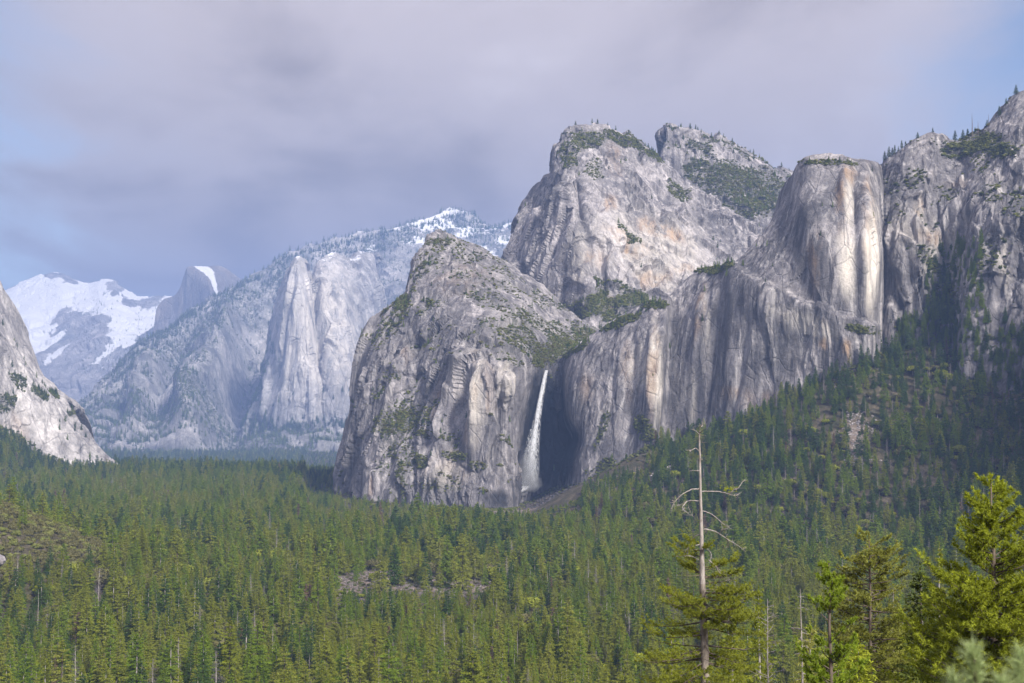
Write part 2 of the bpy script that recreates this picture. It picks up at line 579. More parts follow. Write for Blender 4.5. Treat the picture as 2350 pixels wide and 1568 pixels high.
def massif(name, cols, mat, label, step=2.4, back=400.0, amp=1.0, size=1.0, feats=(), steps=(), calm=(), pale=(), stain=(), wet_shade=(), veg=(), snow=None,
           stretch=0.42, rim_taper=0.4, ridge=1.0, joint=1.0, floor=-220.0, veg_base=0.0, seed=1, bump_dir=None):
    C = np.array(cols, dtype=np.float64).transpose(1, 0, 2)            # rows x cols x (px, py, d)
    K, M, _ = C.shape
    W0 = P(C[..., 0], C[..., 1], C[..., 2])
    # lower skirt, back
    skirt = W0[0] + np.array([0, 8, -45.0])
    b0 = W0[-1]
    b1 = b0 + np.array([0, 0.10 * back, -0.012 * back])
    b2 = b0 + np.array([0, 0.42 * back, -0.16 * back])
    b3 = b0 + np.array([0, back, 0]); b3[:, 2] = np.minimum(floor, b0[:, 2] - back)
    W = np.concatenate([skirt[None], W0, b1[None], b2[None], b3[None]])
    # ends turn away from the viewer
    lc = W[:, 0] * np.array([1 + 0.6 * back / C[0, 0, 2], 1 + 0.6 * back / C[0, 0, 2], 1.0]) + np.array([0.25 * back, 0, 0])
    rc = W[:, -1] * np.array([1 + 0.6 * back / C[0, -1, 2], 1 + 0.6 * back / C[0, -1, 2], 1.0]) - np.array([0.25 * back, 0, 0])
    lc[:, 2] -= 0.1 * back; rc[:, 2] -= 0.1 * back
    W = np.concatenate([lc[:, None], W, rc[:, None]], 1)
    dmean = C[..., 2].mean()
    px = 1.46 * step * dmean / F

    def samples(D, keep, cap):
        out = []
        for i, dd in enumerate(D):
            n = max(2, int(math.ceil(dd / px)))
            if not keep[i]:
                n = min(n, cap)
            out.append(i + np.arange(n) / n)
        out.append([len(D)])
        return np.concatenate(out)
    dr = np.linalg.norm(np.diff(W, axis=0), axis=2)
    Dr = np.percentile(dr[:, 1:-1], 85, axis=1)
    # what faces the viewer needs its image height, not its full depth
    vy = V(W)[1]
    Dr = np.minimum(Dr, np.maximum(np.maximum(np.percentile(np.abs(np.diff(vy, axis=0))[:, 1:-1], 90, axis=1) * dmean / F * 1.1, 0.3 * Dr), 4 * px))
    tr = samples(Dr, [False] + [True] * (K - 1) + [True, False, False], 14)
    dc = np.linalg.norm(np.diff(W, axis=1), axis=2)
    vx = V(W)[0]
    Dc0 = np.percentile(dc[1:K + 1], 85, axis=0)
    Dc = np.minimum(Dc0, np.maximum(np.maximum(np.percentile(np.abs(np.diff(vx, axis=1))[1:K + 1], 90, axis=0) * dmean / F * 1.2, 0.4 * Dc0), 4 * px))
    inframe = [(vx[1:K + 1, j:j + 2].max() > -120) and (vx[1:K + 1, j:j + 2].min() < 2470) for j in range(W.shape[1] - 1)]
    tcn = samples(Dc, [False] + inframe[1:-1] + [False], 40)
    G = cr_axis(W, tr)
    G = cr_axis(G.transpose(1, 0, 2), tcn).transpose(1, 0, 2)
    R, Cn = G.shape[:2]

    def normals(G):
        n = np.cross(np.gradient(G, axis=1), np.gradient(G, axis=0))
        n /= np.linalg.norm(n, axis=2)[..., None] + 1e-9
        return n
    N = normals(G)
    vx, vy = V(G)
    vx0, vy0 = vx.ravel(), vy.ravel()
    p = G.reshape(-1, 3)
    # weights along the profile: full on the face, small at the skyline so that the outline keeps its shape
    row = tr
    wr = np.ones(R)
    wr = np.where(row > K - 1.0, rim_taper + (1 - rim_taper) * sstep(0, 1.0, np.abs(row - K) / 1.0), wr)
    wr = np.repeat(wr[:, None], Cn, 1).ravel()
    q = p * np.array([1, 1, stretch])
    S = size
    warp = np.stack([fbm(p / (90 * S), 2, seed + 20), fbm(p / (90 * S), 2, seed + 30), 0.5 * fbm(p / (90 * S), 2, seed + 40)], 1) * 13 * S
    qw = q + warp
    disp = 11 * S * ridge * ridged(qw / (170 * S), 3, seed, 0.4) * wr
    rough = 0.22 + 0.78 * sstep(-0.28, 0.30, fbm(p * np.array([1, 1, 0.6]) / (120 * S), 2, seed + 77))
    # steps finer than the grid can hold are left out
    gs_ = np.maximum(np.linalg.norm(np.gradient(G, axis=1), axis=2), np.linalg.norm(np.gradient(G, axis=0), axis=2)).ravel()
    k3, k2 = np.clip(1.7 - gs_ / (4.2 * S), 0.0, 1.0), np.clip(1.7 - gs_ / (9.0 * S), 0.05, 1.0)
    f1, e1 = facets(qw / (52 * S), seed + 3, bw=0.09)
    disp += 15 * S * joint * f1 * wr
    f2, e2 = facets((qw + 0.4 * warp) / (21 * S), seed + 5)
    disp += 9.0 * S * joint * f2 * (0.4 + 0.6 * wr) * rough * k2
    f3, e3 = facets((q + 0.3 * warp) / (8.5 * S), seed + 8, bw=0.15)
    disp += 3.0 * S * joint * f3 * rough * k3
    disp += 1.6 * S * fbm(p / (14 * S), 4, seed + 11, 0.65) * rough
    # joints cut in
    disp -= 2.0 * S * joint * (1 - sstep(0, 0.05, e1)) * wr * (0.3 + 0.7 * (pn(p / (120 * S), seed + 50) > -0.1))
    disp -= 1.2 * S * joint * (1 - sstep(0, 0.07, e2)) * rough * k3
    disp *= amp
    for (fx, fy, sx, sy, a) in calm:
        disp *= 1 - a * np.exp(-(((vx0 - fx) / sx) ** 2 + ((vy0 - fy) / sy) ** 2) ** 2)
    for (fx, fy, sx, sy, a, rot) in feats:
        c, s_ = math.cos(rad(rot)), math.sin(rad(rot))
        ux, uy = (vx0 - fx), (vy0 - fy)
        aa, bb = (ux * c + uy * s_) / sx, (-ux * s_ + uy * c) / sy
        disp += 0.6 * a * np.exp(-(aa ** 2 + bb ** 2)) * np.where(row[:, None] <= K + 0.6, 1, 0).repeat(Cn, 1).ravel()
    for (xs, ys, a, w) in steps:                        # a shelf: the rock below the line stands forward
        yl = np.interp(vx0, xs, ys) + 22 * fbm(p / 45, 4, seed + 80, 0.6)
        fade = sstep(xs[0] - 12, xs[0] + 25, vx0) * (1 - sstep(xs[-1] - 25, xs[-1] + 12, vx0))
        disp += a * sstep(-w, w, vy0 - yl) * fade * np.exp(-np.maximum(0, vy0 - yl) / 170)
    n = N.reshape(-1, 3)
    flip = (n * p).sum(1)
    face = np.where(np.repeat((row <= K)[:, None], Cn, 1).ravel(), 1.0, 0.0)
    if (flip * face).sum() > 0:
        n = -n
    G = (p + n * disp[:, None]).reshape(R, Cn, 3)
    N2 = normals(G)
    if (flip * face).sum() > 0:
        N2 = -N2
    p2 = G.reshape(-1, 3)
    up = N2.reshape(-1, 3)[:, 2]

    def mask(blobs, nz=0.5, sc=45):
        m = np.zeros(len(p2))
        if not blobs:
            return m
        fn = nz * fbm(p / (sc * S), 3, seed + 60)
        for bl in blobs:
            fx, fy, sx, sy, a = bl[:5]
            rot = bl[5] if len(bl) > 5 else 0
            c, s_ = math.cos(rad(rot)), math.sin(rad(rot))
            ux, uy = vx0 - fx, vy0 - fy
            r2 = ((ux * c + uy * s_) / sx) ** 2 + ((-ux * s_ + uy * c) / sy) ** 2
            m = np.maximum(m, a * (1 - sstep(0.35, 1.25, np.sqrt(r2) + fn)))
        return m
    A = {}
    A['stain'] = mask(stain)
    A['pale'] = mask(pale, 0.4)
    A['wet_shade'] = mask(wet_shade, 0.3, 60)
    vm = mask(veg, 0.75, 40)
    vm = np.maximum(vm, veg_base * sstep(0.25, 0.6, up) * sstep(-0.2, 0.3, fbm(p / (60 * S), 3, seed + 70)))
    A['veg'] = np.clip(vm, 0, 1)
    A['snow'] = np.zeros(len(p2)) if snow is None else np.clip(snow(vx0, vy0, p2, up), 0, 1)
    i = np.arange(R - 1)[:, None] * Cn
    j = np.arange(Cn - 1)[None, :]
    fc = np.stack([i + j, i + j + 1, i + Cn + j + 1, i + Cn + j], -1).reshape(-1, 4)
    o = link(name, mesh_np(name, p2, fc, [mat], A, smooth=False), kind='structure', label=label)
    rowm = np.repeat(row[:, None], Cn, 1).ravel()
    MASSIFS[label] = dict(p=p2, up=up, veg=A['veg'], vx=vx0, vy=vy0, row=rowm, K=K, base=W0[0], R=R, Cn=Cn, snow=A['snow'], tr=tr)
    return MASSIFS[label]


# snowy mountain at the head of the valley
def snow_high(vx, vy, p, up):
    c, s_ = math.cos(rad(-38)), math.sin(rad(-38))
    a_, b_ = vx * c + vy * s_, -vx * s_ + vy * c
    st = fbm(np.stack([a_ / 90, b_ / 22, 0 * a_], 1), 4, 92, 0.55)
    base = 0.50 - 0.28 * sstep(690, 800, vy) - 0.45 * sstep(830, 890, vy) + 0.85 * st + 0.45 * (up - 0.45)
    for (x, y, rx, ry, rot, w) in ((70, 690, 75, 42, -25, 0.45), (225, 700, 55, 13, 8, 0.4), (305, 755, 55, 15, -36, 0.7), (90, 795, 42, 12, -12, 0.45), (150, 800, 30, 8, -30, 0.3), (170, 745, 40, 34, 0, -0.55), (215, 775, 24, 50, 20, -0.6),
                                   (280, 690, 26, 14, 20, -0.35), (130, 633, 34, 7, 4, -0.8), (180, 654, 26, 6, 14, -0.5), (262, 660, 22, 9, 20, -0.5), (330, 698, 34, 10, 0, -0.45)):
        cc, ss = math.cos(rad(rot)), math.sin(rad(rot))
        ux, uy = vx - x, vy - y
        base = base + w * np.exp(-((ux * cc + uy * ss) / rx) ** 2 - ((-ux * ss + uy * cc) / ry) ** 2)
    return base


massif('snowy_mountain', [
    [(-140, 975, 12300), (-140, 880, 13200), (-140, 780, 14450), (-120, 720, 15700)],
    [(-40, 975, 12300), (-30, 880, 13200), (-30, 770, 14450), (-30, 688, 15950)],
    [(40, 975, 12300), (40, 880, 13200), (30, 760, 14600), (18, 666, 16200)],
    [(100, 975, 12300), (95, 880, 13200), (80, 760, 14600), (62, 648, 16300)],
    [(150, 975, 12200), (140, 880, 13100), (120, 760, 14600), (98, 637, 16350)],
    [(190, 975, 12200), (175, 870, 13100), (150, 750, 14600), (130, 631, 16350)],
    [(220, 975, 12200), (205, 860, 13100), (185, 750, 14450), (168, 647, 16300)],
    [(250, 975, 12200), (235, 850, 13150), (215, 750, 14300), (202, 655, 16200)],
    [(280, 975, 12200), (262, 850, 13150), (245, 750, 14200), (226, 649, 16100)],
    [(310, 975, 12200), (290, 850, 13150), (275, 750, 14200), (258, 652, 16000)],
    [(340, 975, 12300), (325, 850, 13200), (310, 760, 14300), (288, 670, 15900)],
    [(380, 975, 12400), (370, 850, 13300), (350, 770, 14400), (312, 686, 15800)],
    [(430, 975, 12500), (420, 860, 13400), (400, 780, 14500), (360, 688, 15800)],
    [(520, 975, 12500), (510, 870, 13400), (490, 800, 14500), (460, 700, 15800)],
], GRAN_SNOW, 'snow covered granite mountain with a dark summit at the head of the valley', step=2.6, back=1600, amp=0.8, size=4.4,
    snow=snow_high, stretch=0.7, rim_taper=0.25, floor=-300, seed=3)


# half dome
def snow_dome(vx, vy, p, up):
    e = np.interp(vy, [612, 625, 640, 660, 690, 700], [440, 466, 478, 488, 500, 503])
    wd = np.interp(vy, [612, 640, 690], [26, 12, 5])
    s = np.exp(-((vx - e - 0.7 * wd) / wd) ** 2) * (vy < 702) * (vx > 434)
    return 0.66 * s + 0.22 * s * fbm(p / 90, 3, 37) + 0.25 * (up - 0.5) * (vx > e) + 0.28 * fbm(p / 160, 3, 33) * (vx > e)


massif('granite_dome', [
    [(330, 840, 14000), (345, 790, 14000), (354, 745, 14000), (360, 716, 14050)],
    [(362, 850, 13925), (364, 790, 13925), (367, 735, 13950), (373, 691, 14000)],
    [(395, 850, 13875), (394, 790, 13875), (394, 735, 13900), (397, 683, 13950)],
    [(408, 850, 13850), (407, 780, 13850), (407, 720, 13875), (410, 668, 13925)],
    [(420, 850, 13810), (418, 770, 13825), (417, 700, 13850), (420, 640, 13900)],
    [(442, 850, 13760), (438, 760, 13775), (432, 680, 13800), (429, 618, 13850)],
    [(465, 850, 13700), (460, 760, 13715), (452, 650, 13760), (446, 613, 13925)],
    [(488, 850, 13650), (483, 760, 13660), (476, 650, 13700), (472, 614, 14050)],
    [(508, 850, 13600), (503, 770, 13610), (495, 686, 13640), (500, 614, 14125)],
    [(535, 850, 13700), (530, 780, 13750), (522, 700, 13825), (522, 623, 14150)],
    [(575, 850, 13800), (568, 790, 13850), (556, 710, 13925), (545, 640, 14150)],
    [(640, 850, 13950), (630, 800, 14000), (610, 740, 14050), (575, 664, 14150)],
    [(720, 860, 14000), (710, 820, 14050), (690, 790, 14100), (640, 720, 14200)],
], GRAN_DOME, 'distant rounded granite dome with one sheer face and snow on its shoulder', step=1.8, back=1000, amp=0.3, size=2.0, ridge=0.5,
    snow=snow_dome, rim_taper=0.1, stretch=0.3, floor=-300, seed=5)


# forested snowy ridge with a small dome on top
def snow_ridge(vx, vy, p, up):
    n = fbm(p * np.array([1, 1, 0.5]) / 260, 4, 44, 0.55)
    top = np.interp(vx, [600, 700, 800, 900, 1000, 1100, 1200], [620, 590, 566, 550, 512, 520, 520])
    s = 0.15 + 0.5 * (up - 0.45) + 0.55 * n
    s += 0.42 * np.exp(-((vx - 985) / 60) ** 2 - ((vy - 516) / 12) ** 2) + 0.30 * np.exp(-((vx - 1080) / 40) ** 2 - ((vy - 528) / 9) ** 2)
    s -= 0.9 * np.exp(-((vx - 1085) / 38) ** 2 - ((vy - 508) / 12) ** 2)
    s += 0.12 * sstep(820, 900, vx) * sstep(720, 600, vy)
    s -= 0.9 * sstep(660, 800, vy) + 0.42 * sstep(640, 560, vx)
    return s


massif('forested_ridge', [
    [(-60, 1040, 7788), (-50, 1025, 8260), (-40, 1005, 8732), (-30, 990, 9086), (-20, 975, 9440)],
    [(60, 1040, 7788), (65, 1020, 8319), (72, 998, 8850), (80, 980, 9204), (88, 962, 9499)],
    [(130, 1040, 7788), (132, 1015, 8378), (136, 988, 8909), (140, 968, 9263), (146, 950, 9617)],
    [(200, 1040, 7806), (198, 1005, 8443), (195, 970, 9001), (190, 945, 9399), (185, 930, 9717)],
    [(290, 1040, 7806), (285, 992, 8523), (282, 930, 9239), (280, 880, 9717), (279, 832, 10195)],
    [(345, 1040, 7806), (342, 985, 8602), (338, 910, 9239), (336, 850, 9877), (335, 788, 10354)],
    [(410, 1040, 7806), (405, 980, 8682), (398, 895, 9320), (394, 825, 9957), (393, 757, 10594)],
    [(450, 1040, 7806), (446, 975, 8682), (442, 885, 9399), (440, 805, 10115), (440, 717, 10832)],
    [(510, 1040, 7806), (507, 972, 8682), (503, 880, 9479), (500, 790, 10275), (500, 689, 10992)],
    [(570, 1040, 7806), (568, 972, 8682), (564, 880, 9558), (561, 770, 10434), (560, 655, 11151)],
    [(650, 1040, 7806), (648, 980, 8762), (645, 880, 9638), (642, 750, 10514), (640, 602, 11231)],
    [(730, 1040, 7806), (728, 980, 8762), (725, 880, 9717), (722, 740, 10594), (720, 574, 11389)],
    [(810, 1040, 7806), (808, 980, 8762), (806, 880, 9717), (803, 730, 10673), (800, 554, 11550)],
    [(885, 1040, 7806), (885, 975, 8762), (884, 870, 9717), (882, 710, 10673), (880, 539, 11629)],
    [(950, 1040, 7806), (950, 970, 8762), (950, 860, 9717), (950, 690, 10752), (950, 521, 11788)],
    [(1005, 1040, 7806), (1005, 960, 8762), (1005, 840, 9717), (1005, 670, 10832), (1003, 503, 11948)],
    [(1050, 1040, 7806), (1050, 960, 8762), (1050, 840, 9717), (1050, 660, 10832), (1045, 494, 12027)],
    [(1090, 1040, 7806), (1090, 960, 8762), (1090, 840, 9717), (1090, 660, 10832), (1088, 503, 12027)],
    [(1130, 1040, 7806), (1130, 960, 8762), (1130, 840, 9717), (1130, 660, 10832), (1124, 526, 11948)],
    [(1210, 1040, 7806), (1210, 960, 8762), (1210, 840, 9717), (1210, 660, 10832), (1200, 518, 11948)],
    [(1320, 1040, 7806), (1320, 960, 8762), (1320, 840, 9717), (1320, 660, 10832), (1320, 520, 11948)],
], GRAN_RIDGE, 'long blue hazed ridge with conifers along its crest and patches of snow', step=2.3, back=1600, amp=1.35, size=2.8,
    snow=snow_ridge, veg_base=0.55, rim_taper=0.3, stretch=0.5, floor=-250, seed=8,
    feats=[(470, 900, 50, 160, 420, 20), (330, 930, 36, 120, 320, 25), (560, 870, 36, 160, -420, 12), (610, 820, 20, 120, -260, 8), (390, 870, 14, 110, -260, 25), (430, 980, 40, 50, 260, 0), (280, 960, 20, 60, -200, 20), (520, 780, 16, 60, 200, 15)],
    veg=[(450, 800, 130, 60, 0.9, -32), (540, 720, 110, 45, 0.8, -32), (330, 860, 120, 30, 0.9, -50), (420, 985, 200, 45, 1.0), (600, 985, 160, 40, 1.0), (800, 975, 150, 45, 1.0), (640, 640, 80, 25, 0.9, -30), (900, 560, 200, 16, 0.8, -14)])


# the tall pinnacle below the ridge
massif('granite_pinnacle', [
    [(560, 1010, 8762), (585, 930, 8857), (618, 830, 8953), (632, 730, 9048), (648, 660, 9239)],
    [(600, 1005, 8570), (618, 910, 8602), (642, 790, 8634), (654, 690, 8698), (662, 618, 8857)],
    [(640, 1000, 8428), (648, 890, 8459), (662, 760, 8507), (672, 655, 8555), (676, 601, 8682)],
    [(672, 990, 8379), (675, 880, 8428), (682, 750, 8475), (686, 650, 8523), (687, 598, 8682)],
    [(715, 985, 8364), (712, 870, 8411), (706, 745, 8491), (700, 660, 8570), (697, 608, 8762)],
    [(735, 985, 8443), (730, 870, 8570), (722, 745, 8730), (715, 670, 8857), (710, 640, 9048)],
    [(765, 985, 8396), (760, 860, 8491), (748, 730, 8666), (738, 650, 8793), (732, 600, 9048)],
    [(800, 985, 8411), (794, 860, 8538), (786, 740, 8698), (778, 650, 8857), (770, 582, 9160)],
    [(825, 985, 8491), (820, 870, 8634), (814, 750, 8825), (808, 660, 8985), (800, 600, 9239)],
    [(850, 985, 8570), (846, 870, 8698), (840, 760, 8874), (834, 660, 9033), (826, 585, 9320)],
    [(890, 990, 8921), (885, 880, 9016), (878, 770, 9176), (872, 670, 9335), (862, 590, 9558)],
], GRAN_FAR, 'pale hazed granite pinnacle standing out from the ridge below', step=2.0, back=700, pale=[(720, 760, 110, 190, 0.85)], amp=0.85, size=2.4,
    rim_taper=0.35, stretch=0.28, ridge=1.35, floor=-250, seed=12,
    snow=lambda vx, vy, p, up: 0.2 + 0.7 * (up - 0.5) + 0.3 * sstep(700, 610, vy) * fbm(p / 80, 3, 9) - 0.5 * sstep(720, 800, vy),
    veg=[(600, 980, 60, 25, 0.9), (700, 985, 60, 18, 0.9), (840, 985, 70, 25, 0.9), (600, 860, 16, 90, 0.7, 15)])

# wall on the left of the valley
massif('granite_buttress', [
    [(-420, 970, 2500), (-420, 850, 2560), (-420, 700, 2640), (-420, 450, 2760), (-420, 80, 2900)],
    [(-130, 985, 2780), (-130, 900, 2820), (-130, 790, 2870), (-130, 600, 2930), (-190, 340, 3020)],
    [(-20, 1005, 2920), (-20, 940, 2950), (-22, 860, 2980), (-45, 740, 3010), (-84, 560, 3080)],
    [(50, 1045, 3000), (48, 985, 3030), (42, 900, 3060), (12, 800, 3080), (-36, 640, 3140)],
    [(110, 1072, 3040), (103, 1010, 3070), (88, 935, 3100), (50, 852, 3120), (-2, 714, 3180)],
    [(165, 1088, 3080), (155, 1035, 3110), (135, 970, 3140), (104, 900, 3160), (38, 808, 3210)],
    [(215, 1094, 3120), (204, 1052, 3140), (180, 1004, 3160), (140, 944, 3190), (78, 858, 3240)],
    [(255, 1095, 3160), (243, 1068, 3170), (220, 1033, 3190), (178, 984, 3210), (118, 896, 3260)],
    [(279, 1096, 3210), (274, 1079, 3220), (258, 1056, 3230), (216, 1017, 3240), (152, 932, 3290)],
], GRAN_PALE, 'bright pale granite wall sloping down to the forest at the edge of the valley', step=2.2, back=500, amp=0.42, size=1.25,
    rim_taper=0.4, stretch=0.55, ridge=0.8, seed=21, stain=[(30, 1000, 40, 60, 0.35), (250, 1070, 30, 25, 0.4)],
    veg=[(40, 880, 30, 14, 0.5, 40), (90, 905, 24, 10, 0.9, 30), (122, 908, 14, 8, 1.0, 20), (12, 925, 26, 24, 1.0), (30, 1010, 60, 22, 1.0, 30), (110, 1060, 70, 14, 1.0, 28), (160, 950, 14, 8, 0.6)])

# the spire behind the dome-shaped rock
massif('granite_spire', [
    [(1490, 470, 3350), (1512, 430, 3350), (1528, 370, 3370), (1535, 306, 3390)],
    [(1540, 540, 3290), (1545, 460, 3320), (1545, 375, 3350), (1543, 293, 3390)],
    [(1590, 560, 3240), (1590, 470, 3290), (1580, 380, 3350), (1565, 294, 3400)],
    [(1650, 580, 3180), (1645, 480, 3250), (1630, 390, 3330), (1610, 308, 3410)],
    [(1720, 600, 3130), (1715, 500, 3220), (1690, 410, 3320), (1660, 328, 3420)],
    [(1790, 610, 3100), (1780, 520, 3200), (1750, 440, 3310), (1715, 354, 3430)],
    [(1860, 610, 3080), (1845, 530, 3200), (1815, 460, 3320), (1772, 386, 3450)],
    [(1940, 610, 3080), (1920, 540, 3200), (1880, 480, 3340), (1830, 408, 3480)],
    [(2020, 610, 3080), (2000, 560, 3200), (1960, 500, 3340), (1920, 430, 3480)],
], GRAN, 'blade shaped granite summit with green scrub slopes beneath it', step=2.3, back=450, amp=0.9, size=1.1, rim_taper=0.4, stretch=0.6, seed=31,
    veg=[(1690, 420, 130, 45, 1.0, 12), (1620, 390, 55, 22, 0.85, 25), (1740, 470, 90, 40, 1.0), (1640, 470, 70, 30, 0.9, 20), (1600, 340, 40, 14, 0.6, 18), (1790, 440, 60, 24, 0.9, 15)], veg_base=0.4)

# the big rounded rock
massif('granite_rock', [
    [(1150, 640, 3060), (1158, 600, 3060), (1168, 568, 3060), (1190, 530, 3065), (1206, 490, 3085)],
    [(1185, 665, 2920), (1190, 620, 2930), (1200, 570, 2960), (1212, 510, 3000), (1222, 450, 3060)],
    [(1225, 690, 2830), (1228, 620, 2850), (1234, 550, 2890), (1242, 480, 2950), (1246, 412, 3030)],
    [(1265, 715, 2770), (1265, 630, 2800), (1266, 550, 2840), (1268, 470, 2890), (1267, 398, 2985)],
    [(1300, 740, 2720), (1300, 645, 2750), (1298, 555, 2790), (1292, 455, 2850), (1271, 345, 2985)],
    [(1325, 770, 2680), (1325, 660, 2720), (1320, 560, 2760), (1310, 450, 2820), (1284, 328, 2975)],
    [(1355, 790, 2640), (1352, 675, 2690), (1345, 570, 2740), (1335, 450, 2810), (1308, 306, 2975)],
    [(1410, 795, 2600), (1403, 685, 2680), (1395, 580, 2740), (1380, 460, 2820), (1348, 293, 3000)],
    [(1480, 785, 2600), (1467, 690, 2690), (1455, 590, 2760), (1435, 480, 2840), (1396, 302, 3020)],
    [(1560, 745, 2650), (1537, 680, 2720), (1520, 590, 2800), (1495, 490, 2880), (1433, 318, 3050)],
    [(1650, 700, 2750), (1620, 645, 2800), (1590, 575, 2860), (1550, 485, 2940), (1475, 346, 3080)],
    [(1740, 650, 2850), (1705, 605, 2890), (1665, 555, 2930), (1610, 475, 3000), (1515, 368, 3120)],
    [(1830, 610, 2950), (1790, 575, 2980), (1740, 540, 3010), (1670, 490, 3060), (1560, 430, 3150)],
], GRAN, 'tall rounded granite rock with rust stained slabs above the waterfall', pale=[(1500, 580, 150, 90, 0.5, 20), (1330, 600, 24, 90, 0.4)], step=2.2, back=450, amp=0.92, size=1.15, rim_taper=0.4, stretch=0.42, seed=41, ridge=0.9,
    feats=[(1385, 640, 9, 70, -22, -6), (1350, 560, 10, 90, -16, -18), (1325, 450, 14, 60, -26, 0), (1460, 610, 10, 90, -14, -22)],
    stain=[(1440, 560, 60, 22, 0.9, 30), (1530, 540, 50, 14, 1.0, 38), (1490, 520, 40, 20, 0.9, 30), (1390, 470, 26, 20, 0.7), (1370, 590, 30, 22, 0.6), (1500, 640, 50, 20, 0.7), (1395, 690, 16, 20, 0.8), (1560, 620, 40, 14, 0.5), (1410, 360, 26, 50, 0.35)],
    veg=[(1340, 325, 60, 24, 0.8, -8), (1300, 350, 22, 40, 0.6), (1430, 325, 60, 14, 0.7, 22), (1390, 700, 70, 30, 1.0), (1330, 715, 40, 30, 1.0), (1430, 715, 70, 30, 1.0), (1470, 690, 50, 18, 0.9, 20), (1385, 660, 20, 26, 0.7), (1410, 655, 60, 8, 0.8, 20), (1440, 540, 30, 14, 0.5, 30), (1360, 400, 20, 30, 0.4), (1500, 360, 40, 12, 0.7, 20), (1550, 440, 34, 20, 0.6, 40)])

# the near rock to the left of the fall
massif('granite_cliff', [
    [(783, 1112, 2520), (800, 1005, 2520), (816, 900, 2530), (836, 800, 2540), (851, 748, 2560)],
    [(800, 1132, 2380), (815, 1015, 2400), (830, 905, 2430), (850, 800, 2470), (880, 714, 2530)],
    [(850, 1152, 2260), (858, 1030, 2300), (868, 920, 2345), (885, 800, 2405), (915, 698, 2500)],
    [(930, 1160, 2190), (928, 1050, 2235), (930, 930, 2300), (936, 800, 2370), (940, 672, 2500)],
    [(1000, 1166, 2150), (990, 1060, 2190), (982, 940, 2250), (975, 800, 2330), (958, 610, 2510)],
    [(1060, 1170, 2110), (1048, 1060, 2150), (1036, 950, 2200), (1020, 820, 2270), (990, 553, 2550)],
    [(1105, 1176, 2095), (1092, 1070, 2125), (1082, 950, 2150), (1075, 818, 2195), (1050, 560, 2580)],
    [(1138, 1180, 2090), (1130, 1080, 2110), (1128, 960, 2130), (1130, 822, 2165), (1110, 588, 2600)],
    [(1156, 1182, 2100), (1158, 1080, 2120), (1165, 960, 2135), (1180, 832, 2165), (1168, 620, 2600)],
    [(1166, 1182, 2130), (1175, 1085, 2150), (1188, 970, 2165), (1208, 845, 2195), (1230, 664, 2600)],
    [(1176, 1180, 2200), (1192, 1088, 2220), (1206, 980, 2230), (1226, 852, 2240), (1290, 710, 2580)],
    [(1215, 1150, 2300), (1232, 1080, 2310), (1245, 975, 2310), (1252, 852, 2300), (1345, 748, 2560)],
    [(1262, 1140, 2310), (1275, 1060, 2320), (1282, 975, 2320), (1290, 858, 2330), (1400, 800, 2540)],
], GRAN, 'near granite cliff with fluted lower walls beside the waterfall', pale=[(1100, 920, 26, 110, 0.8), (1160, 880, 26, 60, 0.6), (1040, 880, 20, 60, 0.4), (1030, 1090, 60, 50, 0.35)], calm=[(1232, 990, 52, 190, 0.88)], step=2.1, back=420, amp=1.0, size=0.95, rim_taper=0.45, stretch=0.27, ridge=1.0, seed=52,
    feats=[(1145, 930, 6, 110, -14, 4), (1100, 920, 9, 120, 16, 3), (1185, 900, 9, 90, -10, 4), (1060, 930, 10, 80, -18, 6), (1020, 1000, 16, 80, 18, -8), (950, 950, 20, 110, -20, 12), (905, 900, 14, 100, 16, 12),
           (880, 1090, 9, 60, 22, 3), (925, 1080, 14, 60, 24, 0), (960, 1090, 7, 50, -16, 0), (1000, 1100, 30, 24, 14, 0), (1070, 830, 40, 16, 16, 25)],
    stain=[(1085, 930, 12, 110, 0.55, 3), (1120, 900, 20, 60, 0.45), (1010, 930, 12, 70, 0.4), (870, 1120, 8, 30, 0.6), (935, 820, 14, 20, 0.35), (1040, 1080, 60, 40, 0.25), (1060, 640, 80, 40, 0.22)],
    wet_shade=[(1246, 930, 44, 110, 1.3), (1208, 1030, 30, 120, 1.25, 6), (1255, 1040, 60, 110, 1.3), (1150, 1150, 42, 28, 0.95), (1175, 1120, 24, 40, 0.9)],
    veg=[(1190, 775, 46, 60, 0.95, -20), (1245, 815, 55, 30, 1.0), (1300, 800, 60, 34, 1.0), (1330, 770, 50, 26, 0.9), (1265, 760, 70, 26, 0.6, 30), (940, 965, 60, 34, 1.0, -10), (890, 985, 30, 30, 0.9), (975, 1000, 26, 16, 0.7), (900, 1025, 24, 30, 0.6),
         (970, 1065, 24, 20, 0.9), (1065, 1052, 36, 14, 0.9), (1100, 1072, 26, 12, 0.6), (950, 560, 30, 30, 0.5), (1010, 560, 40, 14, 0.7), (985, 690, 16, 16, 0.7), (930, 700, 26, 40, 0.55, -30), (1080, 590, 50, 10, 0.4), (1020, 1120, 50, 12, 0.5), (930, 1110, 12, 50, 0.6)], veg_base=0.38)

